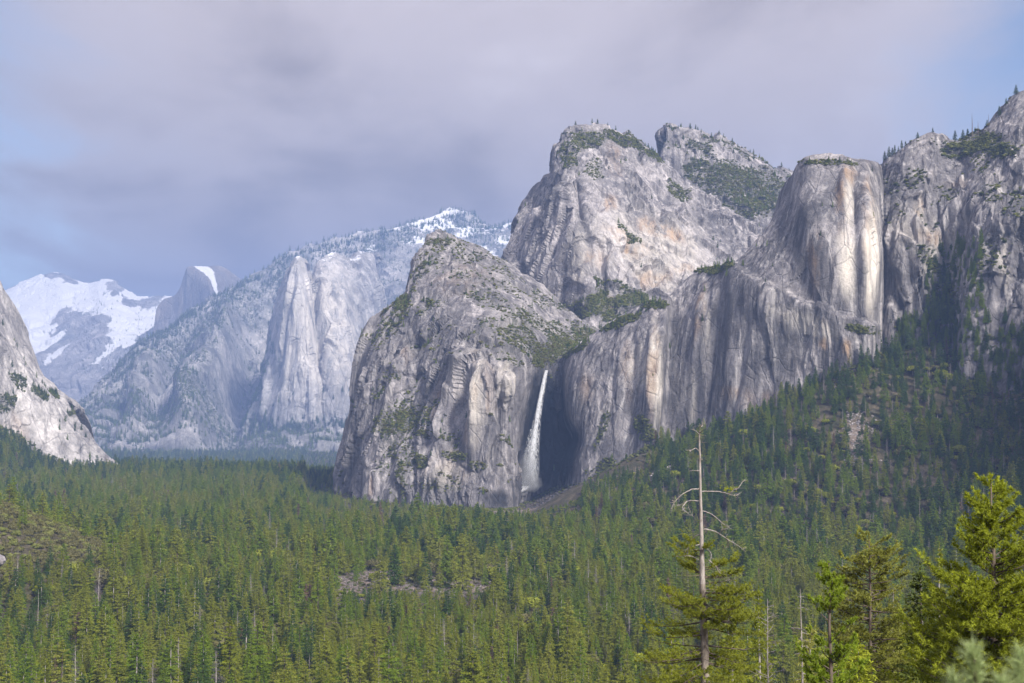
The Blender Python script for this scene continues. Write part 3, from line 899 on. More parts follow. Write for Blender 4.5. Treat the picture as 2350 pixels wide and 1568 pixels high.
# the long stained wall to the right of the fall, with its leaning tower
massif('granite_tower', [
    [(1262, 1120, 2340), (1268, 1045, 2345), (1273, 960, 2350), (1276, 900, 2350), (1280, 842, 2360)],
    [(1285, 1120, 2260), (1288, 1045, 2290), (1290, 960, 2300), (1288, 890, 2290), (1292, 824, 2290)],
    [(1318, 1118, 2140), (1322, 1035, 2150), (1316, 960, 2170), (1318, 870, 2190), (1332, 789, 2230)],
    [(1385, 1096, 2080), (1386, 1010, 2095), (1390, 920, 2120), (1398, 820, 2150), (1402, 741, 2190)],
    [(1450, 1066, 2050), (1450, 985, 2070), (1455, 890, 2085), (1465, 790, 2105), (1476, 703, 2150)],
    [(1500, 1022, 2030), (1504, 945, 2040), (1510, 860, 2055), (1520, 770, 2075), (1528, 692, 2120)],
    [(1516, 1020, 2085), (1526, 935, 2090), (1534, 850, 2095), (1540, 760, 2110), (1549, 674, 2150)],
    [(1575, 1015, 2060), (1582, 905, 2065), (1590, 800, 2070), (1598, 700, 2085), (1604, 626, 2140)],
    [(1680, 992, 1990), (1685, 875, 2000), (1690, 760, 2010), (1690, 670, 2025), (1690, 606, 2070)],
    [(1770, 956, 1950), (1768, 845, 1960), (1758, 740, 1965), (1748, 652, 1985), (1746, 556, 2060)],
    [(1850, 912, 1920), (1848, 805, 1930), (1838, 696, 1935), (1812, 575, 1985), (1800, 474, 2060)],
    [(1905, 880, 1905), (1902, 795, 1908), (1892, 712, 1915), (1862, 535, 1944), (1823, 406, 2040)],
    [(1945, 860, 1890), (1942, 795, 1890), (1935, 728, 1898), (1905, 545, 1927), (1850, 371, 2020)],
    [(1972, 838, 1885), (1970, 795, 1885), (1966, 738, 1895), (1950, 550, 1916), (1902, 363, 2005)],
    [(2000, 832, 1888), (1998, 795, 1888), (1994, 745, 1892), (1988, 560, 1902), (1960, 371, 1995)],
    [(2014, 828, 1940), (2016, 795, 1940), (2014, 745, 1945), (2017, 560, 1955), (2012, 384, 2020)],
    [(2020, 848, 2080), (2022, 795, 2080), (2020, 745, 2085), (2021, 560, 2090), (2018, 400, 2130)],
], GRAN_WALL, 'broad streaked granite wall with a leaning tower above', pale=[(1945, 600, 26, 90, 1.0), (1996, 590, 22, 140, 1.0), (1950, 480, 12, 80, 0.7), (1506, 860, 13, 130, 0.9), (1460, 840, 30, 60, 0.5), (1622, 760, 9, 100, 0.6), (1840, 740, 90, 26, 0.6, 20), (1590, 920, 12, 80, 0.5)], calm=[(1272, 990, 34, 190, 0.88)], step=2.1, back=380, amp=0.55, size=0.95, rim_taper=0.9, stretch=0.22, ridge=0.2, joint=0.5, seed=63,  # pale patches put the sunlit look of right-facing facets into the colour
    steps=[([1665, 1692, 1760, 1850, 1930, 2012], [602, 612, 652, 692, 716, 748], 9, 9)],
    feats=[(1450, 880, 9, 110, -12, 3), (1490, 860, 8, 130, 12, 3), (1420, 900, 10, 100, 10, 3), (1640, 800, 8, 130, -9, 7), (1700, 860, 8, 110, -12, 12), (1600, 780, 10, 120, 9, 5), (1960, 470, 10, 60, -20, 2), (1985, 520, 10, 130, 12, 0), (1935, 430, 12, 50, 14, 0),
           (1960, 400, 26, 10, 10, 10), (1300, 1010, 30, 40, -26, 30)],
    stain=[(1930, 470, 16, 70, 0.95, -2), (1990, 500, 16, 120, 0.7), (1870, 600, 18, 70, 0.8, 4), (1950, 400, 22, 26, 0.9), (1500, 850, 12, 130, 0.6, 3), (1440, 850, 14, 70, 0.4), (1610, 720, 12, 80, 0.45, 5), (1900, 790, 16, 14, 0.9), (1948, 800, 12, 26, 1.0), (1690, 905, 40, 20, 0.6), (1740, 920, 60, 26, 0.45), (1350, 890, 30, 40, 0.3)],
    wet_shade=[(1276, 985, 28, 190, 1.3), (1292, 1050, 34, 84, 1.3), (1320, 1010, 16, 36, 0.7), (1548, 860, 16, 130, 0.5), (1850, 560, 46, 120, 0.38, 8), (1640, 820, 50, 170, 0.34), (1790, 820, 60, 60, 0.25)],  # damp rock in the alcove; tower and wall patches are painted shade
    veg=[(1430, 740, 60, 10, 0.6, -25), (1500, 700, 34, 12, 0.8), (1640, 620, 60, 10, 0.7), (1480, 985, 40, 26, 0.7, 40), (1400, 1080, 50, 26, 0.6), (1980, 760, 50, 12, 0.8, 10), (1900, 372, 80, 8, 0.6), (1320, 800, 40, 12, 0.5, -30), (1380, 990, 12, 60, 0.4, 20)])

# the wall closing the right
massif('granite_wall', [
    [(1975, 870, 2080), (1975, 750, 2080), (1978, 640, 2090), (1985, 520, 2110), (1998, 428, 2150)],
    [(2030, 815, 1975), (2030, 740, 1985), (2028, 640, 1995), (2028, 520, 2010), (2032, 384, 2080)],
    [(2080, 795, 1945), (2080, 725, 1955), (2080, 630, 1965), (2080, 500, 1980), (2082, 348, 2050)],
    [(2125, 785, 1930), (2128, 715, 1950), (2130, 600, 1965), (2132, 480, 1975), (2138, 323, 2040)],
    [(2165, 790, 1920), (2168, 715, 1950), (2170, 600, 1965), (2172, 470, 1970), (2172, 328, 2040)],
    [(2205, 815, 1895), (2208, 735, 1930), (2212, 610, 1930), (2214, 470, 1950), (2205, 334, 2030)],
    [(2230, 905, 1820), (2234, 775, 1835), (2244, 620, 1870), (2254, 480, 1910), (2250, 316, 2010)],
    [(2300, 905, 1790), (2300, 785, 1805), (2305, 640, 1830), (2310, 480, 1880), (2298, 286, 1990)],
    [(2365, 900, 1760), (2368, 780, 1775), (2370, 640, 1800), (2372, 470, 1850), (2360, 228, 1980)],
    [(2550, 890, 1640), (2550, 780, 1660), (2550, 660, 1690), (2550, 520, 1740), (2550, 250, 1880)],
    [(2900, 910, 1320), (2900, 790, 1340), (2900, 680, 1370), (2900, 480, 1420), (2900, 180, 1560)],
    [(3800, 960, 760), (3800, 800, 790), (3800, 600, 830), (3800, 250, 880), (3800, -350, 980)],
], GRAN_WALL, 'dark streaked granite wall rising to the skyline at the right edge of view', step=2.2, back=420, amp=0.75, size=1.0, rim_taper=0.5, stretch=0.3, seed=74, steps=[([2090, 2130, 2180, 2230, 2290], [600, 545, 470, 425, 400], 8, 6)], pale=[(2150, 590, 60, 50, 0.5), (2100, 520, 60, 60, 0.35), (2200, 600, 24, 60, 0.4), (2310, 620, 14, 90, 0.4)],
    feats=[(2200, 560, 10, 110, -7, 28), (2290, 640, 10, 80, 14, 10), (2090, 640, 8, 80, -12, -4), (2230, 480, 60, 8, 10, -52)],
    stain=[(2130, 550, 40, 26, 0.75), (2110, 480, 14, 30, 0.6), (2200, 420, 40, 12, 0.3)],
    veg=[(2170, 680, 46, 80, 0.9, 20), (2130, 610, 60, 14, 0.9, 45), (2250, 330, 60, 22, 1.0, -8), (2300, 350, 50, 20, 0.9), (2200, 345, 40, 12, 0.7), (2290, 780, 60, 10, 0.7), (2270, 600, 30, 60, 0.4, 20)], veg_base=0.3)
print('massifs', round(time.time() - T0, 1), sum(len(m['p']) for m in MASSIFS.values()))

# ------------------------------------------------------------------ ground
TAL = []
for key, m in MASSIFS.items():
    if key.startswith(('near granite', 'broad', 'dark streaked', 'bright pale')):
        b = m['base']
        # slightly in front of the wall
        t = np.linspace(0, len(b) - 1, len(b) * 7)
        bb = np.stack([np.interp(t, np.arange(len(b)), b[:, k]) for k in range(3)], 1)
        TAL.append(bb)
TAL = np.concatenate(TAL)


def ground_h(x, y, rough=True):
    x, y = np.asarray(x, dtype=np.float64), np.asarray(y, dtype=np.float64)
    sh = x.shape
    x, y = x.ravel(), y.ravel()
    q = np.stack([x, y, 0 * x], 1)
    h = np.full(len(x), -166.0) - 120 * sstep(2900, 5600, y) + 11 * fbm(q / 380, 2, 101)
    # slope below the lookout, gentler to the right
    ang = np.arctan2(x, np.maximum(y, 1))
    sl = np.interp(ang, [-0.35, 0.0, 0.12, 0.25, 0.36], [0.46, 0.43, 0.36, 0.305, 0.30])
    near = -1.75 - sl * np.maximum(0, y - 5)
    near = np.where(y < 5, -1.75 + 0.25 * np.maximum(0, -y - 4), near)
    h = np.maximum(h, near)
    # talus below the walls
    for c in range(0, len(x), 20000):
        xx, yy = x[c:c + 20000], y[c:c + 20000]
        dd = np.hypot(xx[:, None] - TAL[None, :, 0], yy[:, None] - TAL[None, :, 1])
        z = TAL[None, :, 2] + 4 - 0.60 * dd + 0.00026 * np.minimum(dd, 700) ** 2
        h[c:c + 20000] = np.maximum(h[c:c + 20000], np.where(dd < 700, z, -999).max(1))
    # brushy knoll at the left
    kx, ky = -560.0, 1120.0
    r2 = ((x - kx) / 250) ** 2 + ((y - ky) / 210) ** 2
    h = np.maximum(h, np.where(r2 < 4, -200 + 140 * np.exp(-r2 * 0.9), -999))
    if rough:
        h = h + 2.2 * fbm(q / 60, 3, 111) * sstep(20, 200, np.hypot(x, y))
    return h.reshape(sh)


def open_mask(x, y):
    """bare clearing on the valley floor, and the stone chutes on the right-hand slope"""
    p = np.stack([x, y, 0 * x], -1).reshape(-1, 3)
    n = fbm(p / 45, 3, 121).reshape(x.shape)
    m = 1 - sstep(0.7, 1.15, np.hypot((x + 100) / 100, (y - 1205) / 66) + 0.9 * n)
    m = np.maximum(m, 0.8 * (1 - sstep(0.7, 1.15, np.hypot((x + 10) / 60, (y - 2060) / 50) + 0.4 * n)))
    for (px, py, d, rx, ry, a) in ((1965, 965, 1690, 13, 60, 0.8), (1540, 1150, 1830, 26, 18, 0.8)):
        w = P(px, py, d)
        m = np.maximum(m, a * (1 - sstep(0.6, 1.1, np.hypot((x - w[0] - 0.25 * (y - w[1])) / rx, (y - w[1]) / ry) + 0.4 * n)))
    return m


def build_ground():
    r = np.concatenate([[0.5], np.geomspace(2, 260, 50), np.geomspace(268, 3400, 230), np.geomspace(3500, 24000, 40)])
    a = np.concatenate([np.linspace(-180, -40, 36, endpoint=False), np.linspace(-40, 40, 260, endpoint=False), np.linspace(40, 180, 37)])
    rr, aa = np.meshgrid(r, np.radians(a), indexing='ij')
    x, y = rr * np.sin(aa), rr * np.cos(aa)
    z = ground_h(x, y)
    R, Cn = z.shape
    i = np.arange(R - 1)[:, None] * Cn
    j = np.arange(Cn - 1)[None, :]
    fc = np.stack([i + j, i + Cn + j, i + Cn + j + 1, i + j + 1], -1).reshape(-1, 4)
    op = open_mask(x, y)
    far = sstep(2900, 3300, y) * 0
    link('ground', mesh_np('ground', np.stack([x, y, z], -1).reshape(-1, 3), fc[:, ::-1], [GROUND_MAT], {'open': np.clip(op + far, 0, 1).ravel()}, smooth=True),
         kind='structure', label='valley floor and forested slopes of soil and duff')


build_ground()
print('ground', round(time.time() - T0, 1))

# ------------------------------------------------------------------ air
hx, hy0, hy1, hz0, hz1 = 14000.0, -26000.0, 26000.0, -420.0, 1760.0
hv = np.array([(x, y, z) for x in (-26000, 26000) for y in (hy0, hy1) for z in (hz0, hz1)], dtype=np.float64)
hf = np.array([(0, 1, 3, 2), (4, 6, 7, 5), (0, 4, 5, 1), (2, 3, 7, 6), (0, 2, 6, 4), (1, 5, 7, 3)])
hm, t = new_mat('air')
pv = nd(t, 'ShaderNodeVolumePrincipled')
pv.inputs['Color'].default_value = (0.33, 0.50, 0.96, 1)
pv.inputs['Absorption Color'].default_value = (0, 0, 0, 1)
pv.inputs['Density'].default_value = 0.000080
pv.inputs['Anisotropy'].default_value = 0.0
mo = nd(t, 'ShaderNodeOutputMaterial')
t.links.new(pv.outputs[0], mo.inputs['Volume'])
link('haze', mesh_np('haze', hv, hf, [hm]), kind='stuff', label='thin blue haze filling the valley air')


# ------------------------------------------------------------------ plants
def unit(v):
    return v / (np.linalg.norm(v, axis=-1, keepdims=True) + 1e-9)


def conifer(seed, h=30.0, r=4.0, c0=0.16, nlev=30, leaf=0.8, up0=-0.25, up1=0.7, droop=0.35, power=0.8, ragged=0.3, fill=1.7, thin=0.58, bole=0.011):
    """a narrow forest conifer: trunk and crown as triangle soups"""
    g = np.random.RandomState(seed)
    T, Cw = MB(), MB()
    zz = np.linspace(-1.5, h, 9)
    wob = np.cumsum(g.normal(0, 0.05, (9, 2)), 0) * h / 30
    path = np.column_stack([wob, zz])
    T.tube(path, np.maximum(0.02, bole * h * (1 - np.clip(zz / h, 0, 1)) ** 0.9 + 0.02), 6)
    lean = lambda z: np.stack([np.interp(z, zz, wob[:, 0]), np.interp(z, zz, wob[:, 1])], -1)
    B = []
    gap = g.uniform(0, 2 * PI)
    for k in range(nlev):
        t = (k + g.uniform(-0.4, 0.4)) / nlev
        t = min(max(t, 0), 0.995)
        nb = g.randint(5, 8)
        for b in range(nb):
            L = (r * (1 - t) ** power * min(1, 0.55 + 3.5 * t) + 0.25) * g.uniform(1 - ragged * 1.3, 1 + ragged * 0.5)
            B.append((t, g.uniform(0, 2 * PI), L))
    B = np.array(B)
    t, az, L = B.T
    z0 = c0 * h + t * (h * (1 - c0))
    ns = np.maximum(2, np.ceil(L / leaf * 1.5 * fill)).astype(int)
    idx = np.repeat(np.arange(len(B)), ns)
    s = g.uniform(0.12, 1.0, len(idx)) ** 0.8
    L_, az_, t_ = L[idx], az[idx] + g.normal(0, 0.16, len(idx)), t[idx]
    up = up0 + (up1 - up0) * t_
    rr = L_ * s
    pos = np.column_stack([np.cos(az_) * rr, np.sin(az_) * rr, z0[idx] + L_ * (up * s - droop * s * s) + g.normal(0, 0.12 * leaf, len(idx))])
    pos[:, :2] += lean(z0[idx])
    out = np.column_stack([np.cos(az_), np.sin(az_), up - 2 * droop * s])
    for rep in range(2):
        d = unit(unit(out) + g.normal(0, 0.55, pos.shape))
        n = unit(np.column_stack([np.zeros(len(pos)), np.zeros(len(pos)), np.ones(len(pos))]) + g.normal(0, 0.75, pos.shape))
        sd = unit(np.cross(d, n))
        ln = leaf * g.uniform(0.8, 1.6, len(pos))[:, None]
        wd = ln * thin * g.uniform(0.7, 1.3, len(pos))[:, None]
        q = pos + g.normal(0, 0.22 * leaf, pos.shape)
        v = np.stack([q - d * ln * 0.45 - sd * wd * 0.5, q - d * ln * 0.2 + sd * wd * 0.6, q + d * ln * 0.6], 1)
        Cw.add(v, np.arange(len(pos) * 3).reshape(-1, 3))
    # leader
    lz = np.linspace(h - 1.6, h + 0.5, 7)
    for z in lz:
        a = g.uniform(0, 2 * PI, 4)
        w = 0.10 + 0.16 * (h + 0.5 - z)
        q = np.column_stack([lean(np.full(4, min(z, h))), np.full(4, z)])
        e = np.column_stack([np.cos(a) * w, np.sin(a) * w, np.full(4, 0.3)])
        sd = np.column_stack([-np.sin(a), np.cos(a), np.zeros(4)]) * 0.09
        Cw.add(np.stack([q - sd, q + sd, q + e], 1), np.arange(12).reshape(-1, 3))
    return T, Cw


def dead_conifer(seed, h=28.0, r=2.6, c0=0.2, n=110, droop=0.45, tw=4, thick=1.0, dens=1.0):
    g = np.random.RandomState(seed)
    T, B = MB(), MB()
    zz = np.linspace(-1.5, h, 10)
    wob = np.cumsum(g.normal(0, 0.07, (10, 2)), 0) * h / 30
    T.tube(np.column_stack([wob, zz]), np.maximum(0.03, 0.0105 * h * (1 - np.clip(zz / h, 0, 1)) ** 0.8 + 0.035) * thick, 6)
    for k in range(int(n * dens)):
        t = g.uniform(0, 1)
        z = h * (c0 + (1 - c0) * t)
        az = g.uniform(0, 2 * PI)
        L = (r * (1 - t) ** 0.7 + 0.3) * g.uniform(0.35, 1.1)
        s = np.linspace(0, 1, 4)
        o = np.array([np.interp(z, zz, wob[:, 0]), np.interp(z, zz, wob[:, 1]), z])
        p = o + np.column_stack([np.cos(az) * L * s, np.sin(az) * L * s, L * (0.25 * s - droop * s * s * g.uniform(0.5, 1.6))])
        B.tube(p, np.linspace(0.055, 0.018, 4) * thick, 3)
        for m in range(tw):
            u = g.uniform(0.35, 1)
            b = np.array([np.interp(u, s, p[:, i]) for i in range(3)])
            e = b + np.array([math.cos(az + g.normal(0, 0.9)), math.sin(az + g.normal(0, 0.9)), g.uniform(-0.9, 0.25)]) * 0.38 * L * g.uniform(0.4, 1)
            B.tube(np.stack([b, 0.5 * (b + e) + [0, 0, 0.05], e]), [0.022 * thick, 0.016 * thick, 0.008 * thick], 3)
    return T, B


def bush(seed, r=1.0, n=260, leaf=0.26, flat=0.75, lumps=7):
    g = np.random.RandomState(seed)
    c = unit(g.normal(size=(lumps, 3))) * g.uniform(0.15, 0.72, (lumps, 1))
    c[:, 2] = np.abs(c[:, 2])
    lr = g.uniform(0.3, 0.55, lumps)
    k = g.randint(0, lumps, n)
    d = unit(g.normal(size=(n, 3)))
    p = c[k] + d * lr[k][:, None] * g.uniform(0.75, 1.08, (n, 1))
    p[:, 2] = np.maximum(p[:, 2], -0.15) * flat
    nn = unit(d + g.normal(0, 0.5, (n, 3)))
    a = unit(np.cross(nn, unit(g.normal(size=(n, 3)))))
    b = np.cross(nn, a)
    L = leaf * g.uniform(0.6, 1.4, (n, 1))
    M = MB()
    M.add(np.stack([p - a * L, p + b * L * 0.6, p + a * L, p - b * L * 0.6], 1) * r, np.arange(n * 4).reshape(-1, 4))
    return M


def bare_tree(seed, h=9.0, n=46):
    """leafless broadleaf: a short trunk and a haze of thin twigs"""
    g = np.random.RandomState(seed)
    T, B = MB(), MB()
    T.tube([(0, 0, -0.6), (0.1, 0, h * 0.2), (0.05, 0.1, h * 0.42)], [0.20, 0.15, 0.1], 6)
    for k in range(n):
        az = g.uniform(0, 2 * PI)
        e = np.array([math.cos(az) * h * 0.36 * g.uniform(0.3, 1), math.sin(az) * h * 0.36 * g.uniform(0.3, 1), h * g.uniform(0.5, 1.0)])
        b = np.array([0, 0, h * g.uniform(0.15, 0.42)])
        m = 0.5 * (b + e) + g.normal(0, 0.05 * h, 3)
        B.tube([b, m, e], [0.07, 0.05, 0.02], 3)
        for q in range(6):
            u = g.uniform(0.4, 1)
            o = b + (e - b) * u + (m - 0.5 * (b + e)) * (1 - abs(2 * u - 1))
            tip = o + unit(g.normal(size=3) + [0, 0, 0.6]) * h * 0.16 * g.uniform(0.5, 1)
            B.tube([o, 0.5 * (o + tip) + g.normal(0, 0.03 * h, 3), tip], [0.035, 0.025, 0.012], 3)
    return T, B


def joined(name, T, Cw, mt, mc):
    v1, f1 = T.arr()
    v2, f2 = Cw.arr()
    return mesh_np(name, np.concatenate([v1, v2]), np.concatenate([f1, f2 + len(v1)]), [mt, mc],
                   mat_idx=np.concatenate([np.zeros(len(f1)), np.ones(len(f2))]))


# kinds of forest tree: (name, generator, bark, foliage)
KINDS = []


def kind(key, T, Cw, mt, mc, word):
    KINDS.append(dict(key=key, trunk=T.mesh('trunk_' + key, mt), crown=Cw.mesh('crown_' + key, mc), both=joined('tree_' + key, T, Cw, mt, mc), word=word))
    return len(KINDS) - 1


K_GREEN = [kind('green%d' % i, *conifer(200 + i, 30, rr, c0, 30, 0.62, power=pw), BARK, FOL['green'], 'green') for i, (rr, c0, pw) in enumerate([(6.0, 0.08, 0.78), (5.2, 0.14, 0.68), (6.6, 0.1, 0.85)])]
K_OLIVE = [kind('olive%d' % i, *conifer(220 + i, 30, rr, c0, 28, 0.62, power=pw), BARK, FOL['olive'], 'olive') for i, (rr, c0, pw) in enumerate([(5.8, 0.10, 0.75), (6.5, 0.08, 0.82), (5.2, 0.2, 0.62)])]
K_YEL = [kind('yellow%d' % i, *conifer(240 + i, 28, rr, c0, 27, 0.62, power=pw), BARK_GREY, FOL['yellow'], 'yellow green') for i, (rr, c0, pw) in enumerate([(6.0, 0.08, 0.8), (5.4, 0.14, 0.7)])]
K_DARK = [kind('dark%d' % i, *conifer(260 + i, 30, rr, c0, 32, 0.62, power=pw), BARK, FOL['dark'], 'dark green') for i, (rr, c0, pw) in enumerate([(5.9, 0.08, 0.78), (6.6, 0.08, 0.85), (5.1, 0.14, 0.7)])]
K_DEAD = [kind('dead%d' % i, *dead_conifer(280 + i, 27, rr, 0.12, 230, tw=6, thick=0.8), BARK_GREY, FOL['twig'], 'grey dead') for i, rr in enumerate([3.4, 2.7])]
K_BROWN = [kind('brown0', *conifer(290, 27, 3.2, 0.12, 26, 0.85, fill=0.8), BARK, FOL['brown'], 'rusty brown')]
K_BARE = [kind('bare%d' % i, *bare_tree(295 + i, 11), BARK_GREY, FOL['twig'], 'bare grey') for i in range(2)]
K_OAK = []
for i, (m_, hh_) in enumerate([('oak', 15), ('olive', 17)]):
    T_ = MB(); T_.tube([(0, 0, -0.6), (0.1, 0, hh_ * 0.3), (0.2, 0.1, hh_ * 0.6)], [0.35, 0.28, 0.15], 6)
    B_ = bush(350 + i, hh_ * 0.46, 900, 0.13, 0.95, 12)
    B_.v = [v_ + [0, 0, hh_ * 0.45] for v_ in B_.v]
    K_OAK.append(kind('oak%d' % i, T_, B_, BARK_GREY, FOL[m_], 'rounded olive'))
K_NEAR = {}
for i, (w, m, rr, c0, pw) in enumerate([('green', 'green', 5.6, 0.08, 0.8), ('olive', 'olive', 5.4, 0.1, 0.75), ('yellow green', 'yellow', 5.6, 0.08, 0.8), ('dark green', 'dark', 5.8, 0.08, 0.85), ('olive', 'olive', 5.0, 0.16, 0.7), ('green', 'green', 5.0, 0.12, 0.7)]):
    K_NEAR.setdefault(w, []).append(kind('near_%d' % i, *conifer(300 + i, 30, rr, c0, 40, 0.36, power=pw, fill=2.3, thin=0.55), BARK_GREY if i % 2 else BARK, FOL[m], w))

VAR_COL = bpy.data.collections.new('tree_kinds')
for i, k in enumerate(KINDS):
    o = bpy.data.objects.new('kind_%02d' % i, k['both'])
    VAR_COL.objects.link(o)
BUSH_COL = bpy.data.collections.new('bush_kinds')
BM = []
for i, (m, lf) in enumerate([('scrub', 0.24), ('scrub', 0.2), ('scrub_dark', 0.24), ('oak', 0.2), ('oak', 0.18), ('twig', 0.12)]):
    me = bush(400 + i, 1.0, 420, lf).mesh('bush_%d' % i, FOL[m])
    BM.append(me)
    BUSH_COL.objects.link(bpy.data.objects.new('kind_%02d' % i, me))


def gn_instancer(name, collection):
    ng = bpy.data.node_groups.new(name, 'GeometryNodeTree')
    ng.interface.new_socket('Geometry', in_out='INPUT', socket_type='NodeSocketGeometry')
    ng.interface.new_socket('Geometry', in_out='OUTPUT', socket_type='NodeSocketGeometry')
    gi, go = ng.nodes.new('NodeGroupInput'), ng.nodes.new('NodeGroupOutput')
    ip = ng.nodes.new('GeometryNodeInstanceOnPoints')
    ci = ng.nodes.new('GeometryNodeCollectionInfo')
    ci.inputs['Collection'].default_value = collection
    ci.inputs['Separate Children'].default_value = True
    ci.inputs['Reset Children'].default_value = True
    ip.inputs['Pick Instance'].default_value = True

    def na(n, typ):
        x = ng.nodes.new('GeometryNodeInputNamedAttribute')
        x.data_type = typ
        x.inputs['Name'].default_value = n
        return x.outputs['Attribute']
    cb = ng.nodes.new('ShaderNodeCombineXYZ')
    ng.links.new(na('rot', 'FLOAT'), cb.inputs[2])
    e2r = ng.nodes.new('FunctionNodeEulerToRotation')
    ng.links.new(cb.outputs[0], e2r.inputs[0])
    cs = ng.nodes.new('ShaderNodeCombineXYZ')
    w, hh = na('wid', 'FLOAT'), na('hgt', 'FLOAT')
    ng.links.new(w, cs.inputs[0]); ng.links.new(w, cs.inputs[1]); ng.links.new(hh, cs.inputs[2])
    ng.links.new(gi.outputs[0], ip.inputs['Points'])
    ng.links.new(ci.outputs[0], ip.inputs['Instance'])
    ng.links.new(na('vid', 'INT'), ip.inputs['Instance Index'])
    ng.links.new(e2r.outputs[0], ip.inputs['Rotation'])
    ng.links.new(cs.outputs[0], ip.inputs['Scale'])
    ng.links.new(ip.outputs[0], go.inputs[0])
    return ng


GN_TREE = gn_instancer('scatter_trees', VAR_COL)
GN_BUSH = gn_instancer('scatter_bushes', BUSH_COL)


def scatter(name, ng, p, wid, hgt, rot, vid, **props):
    me = bpy.data.meshes.new(name)
    me.vertices.add(len(p))
    me.vertices.foreach_set('co', np.ascontiguousarray(p, dtype=np.float32).ravel())
    for an, av in (('wid', wid), ('hgt', hgt), ('rot', rot)):
        a = me.attributes.new(an, 'FLOAT', 'POINT')
        a.data.foreach_set('value', np.ascontiguousarray(av, dtype=np.float32))
    a = me.attributes.new('vid', 'INT', 'POINT')
    a.data.foreach_set('value', np.ascontiguousarray(vid, dtype=np.int32))
    me.update()
    o = link(name, me, kind='stuff', **props)
    md = o.modifiers.new('scatter', 'NODES')
    md.node_group = ng
    return o


# ------------------------------------------------------------------ the forest
rg = np.random.RandomState(11)
BASES = []
for key, m in MASSIFS.items():
    if key.startswith(('near granite', 'broad', 'dark streaked', 'bright pale', 'long blue')):
        b = m['base']
        bx, by = V(b)
        o = np.argsort(bx)
        BASES.append((bx[o], b[o, 1]))


def scatter_pts(y0, y1, sp, x0=-170, x1=2520):
    ys = np.arange(y0, y1, sp)
    out = []
    for y in ys:
        xa, xb = (x0 - CX) / F * y, (x1 - CX) / F * y
        n = int((xb - xa) / sp)
        out.append(np.column_stack([xa + (np.arange(n) + rg.uniform(0, 1, n)) * sp, y + rg.uniform(-0.5, 0.5, n) * sp]))
    return np.concatenate(out)


pts = np.concatenate([scatter_pts(130, 420, 10), scatter_pts(420, 1000, 10.5), scatter_pts(1000, 1700, 11.0), scatter_pts(1700, 3000, 11.5), scatter_pts(3000, 4000, 13.0, 150, 900), scatter_pts(4000, 5000, 17, 150, 900), scatter_pts(5000, 8000, 25, 100, 900)])
x, y = pts.T
z = ground_h(x, y)
px, py = V(np.stack([x, y, z], 1))
keep = rg.uniform(0, 1, len(x)) > 0.04
for bx, bd in BASES:
    lim = np.interp(px, bx, bd, left=1e9, right=1e9)
    keep &= (y < lim - 4) | (y > lim + 420) & (px < 300) & (y < 8000)
op = open_mask(x, y)
keep &= (op < 0.3) | (rg.uniform(0, 1, len(x)) < 0.14)
q_ = np.stack([x, y, 0 * x], 1)
gapn = fbm(q_ / 60, 3, 151)
keep &= (gapn > -0.30) | (rg.uniform(0, 1, len(x)) < 0.25)
td = np.concatenate([np.min(np.hypot(x[c:c + 8000, None] - TAL[None, :, 0], y[c:c + 8000, None] - TAL[None, :, 1]), axis=1) for c in range(0, len(x), 8000)])
foot = (px > 780) & (px < 1480) & (td < 75)
keep &= ~foot | (rg.uniform(0, 1, len(x)) < 0.30)
keep &= ~((px > 1110) & (px < 1330) & (td < 150))
kn = ((x + 560) / 230) ** 2 + ((y - 1120) / 190) ** 2
knoll = kn < 1
keep &= ~knoll | (rg.uniform(0, 1, len(x)) < 0.10)
# nothing may stand between the lookout and its view
th_max = 34.0
keep &= py - F * 22 / np.maximum(y, 50) < 1640
keep &= ~((y < 330) & (px < 1500))
keep &= ~((y < 480) & (py - F * 34 / np.maximum(y, 50) < 1330))
keep &= y > 185
x, y, z, px, py, td = x[keep], y[keep], z[keep], px[keep], py[keep], td[keep]
n = len(x)
q = np.stack([x, y, 0 * x], 1)
n1, n2 = fbm(q / 130, 3, 131), fbm(q / 330, 2, 141)
slope_right = sstep(0, 25, z + 150) * (px > 1250) * (y > 600)
u = rg.uniform(0, 1, n)
vid = np.zeros(n, dtype=int)
pick = lambda L: np.array(L)[rg.randint(0, len(L), n)]
g_, o_, y_, d_, dead_, br_, ba_, oak_ = pick(K_GREEN), pick(K_OLIVE), pick(K_YEL), pick(K_DARK), pick(K_DEAD), pick(K_BROWN), pick(K_BARE), pick(K_OAK)
near_w = sstep(1500, 700, y)
wgt = np.stack([0.40 + 0.5 * n1, 0.34 - 0.45 * n1 + 0.15 * near_w, 0.10 + 0.20 * near_w - 0.3 * n2, 0.18 + 0.5 * n2 + 0.9 * slope_right * 0.6 + 1.2 * sstep(2600, 3000, y),
                0.050 + 0.10 * slope_right + 0.03 * near_w, 0.020 + 0 * u, 0.045 + 0.03 * near_w, 0.16 + 0.06 * near_w + 0.4 * (n1 < -0.25)], 1)
wgt[:, 2] *= 1 - 0.75 * slope_right
wgt[:, 1] *= 1 - 0.5 * slope_right
wgt = np.clip(wgt, 0.004, None)
cw = np.cumsum(wgt, 1) / wgt.sum(1)[:, None]
cls = (u[:, None] > cw).sum(1)
for k, arr in enumerate((g_, o_, y_, d_, dead_, br_, ba_, oak_)):
    vid = np.where(cls == k, arr, vid)
hgt = rg.uniform(0.62, 1.22, n) * (1 + 0.15 * n2) * np.where(y > 3000, 0.95, 1.0)
stand = np.clip(1.0 + 0.55 * fbm(q / 95, 2, 161), 0.55, 1.5)
hgt = hgt * stand
uu = rg.uniform(0, 1, n)
hgt = np.where(uu < 0.25, hgt * 0.62, np.where(uu > 0.94, hgt * 1.25, hgt))
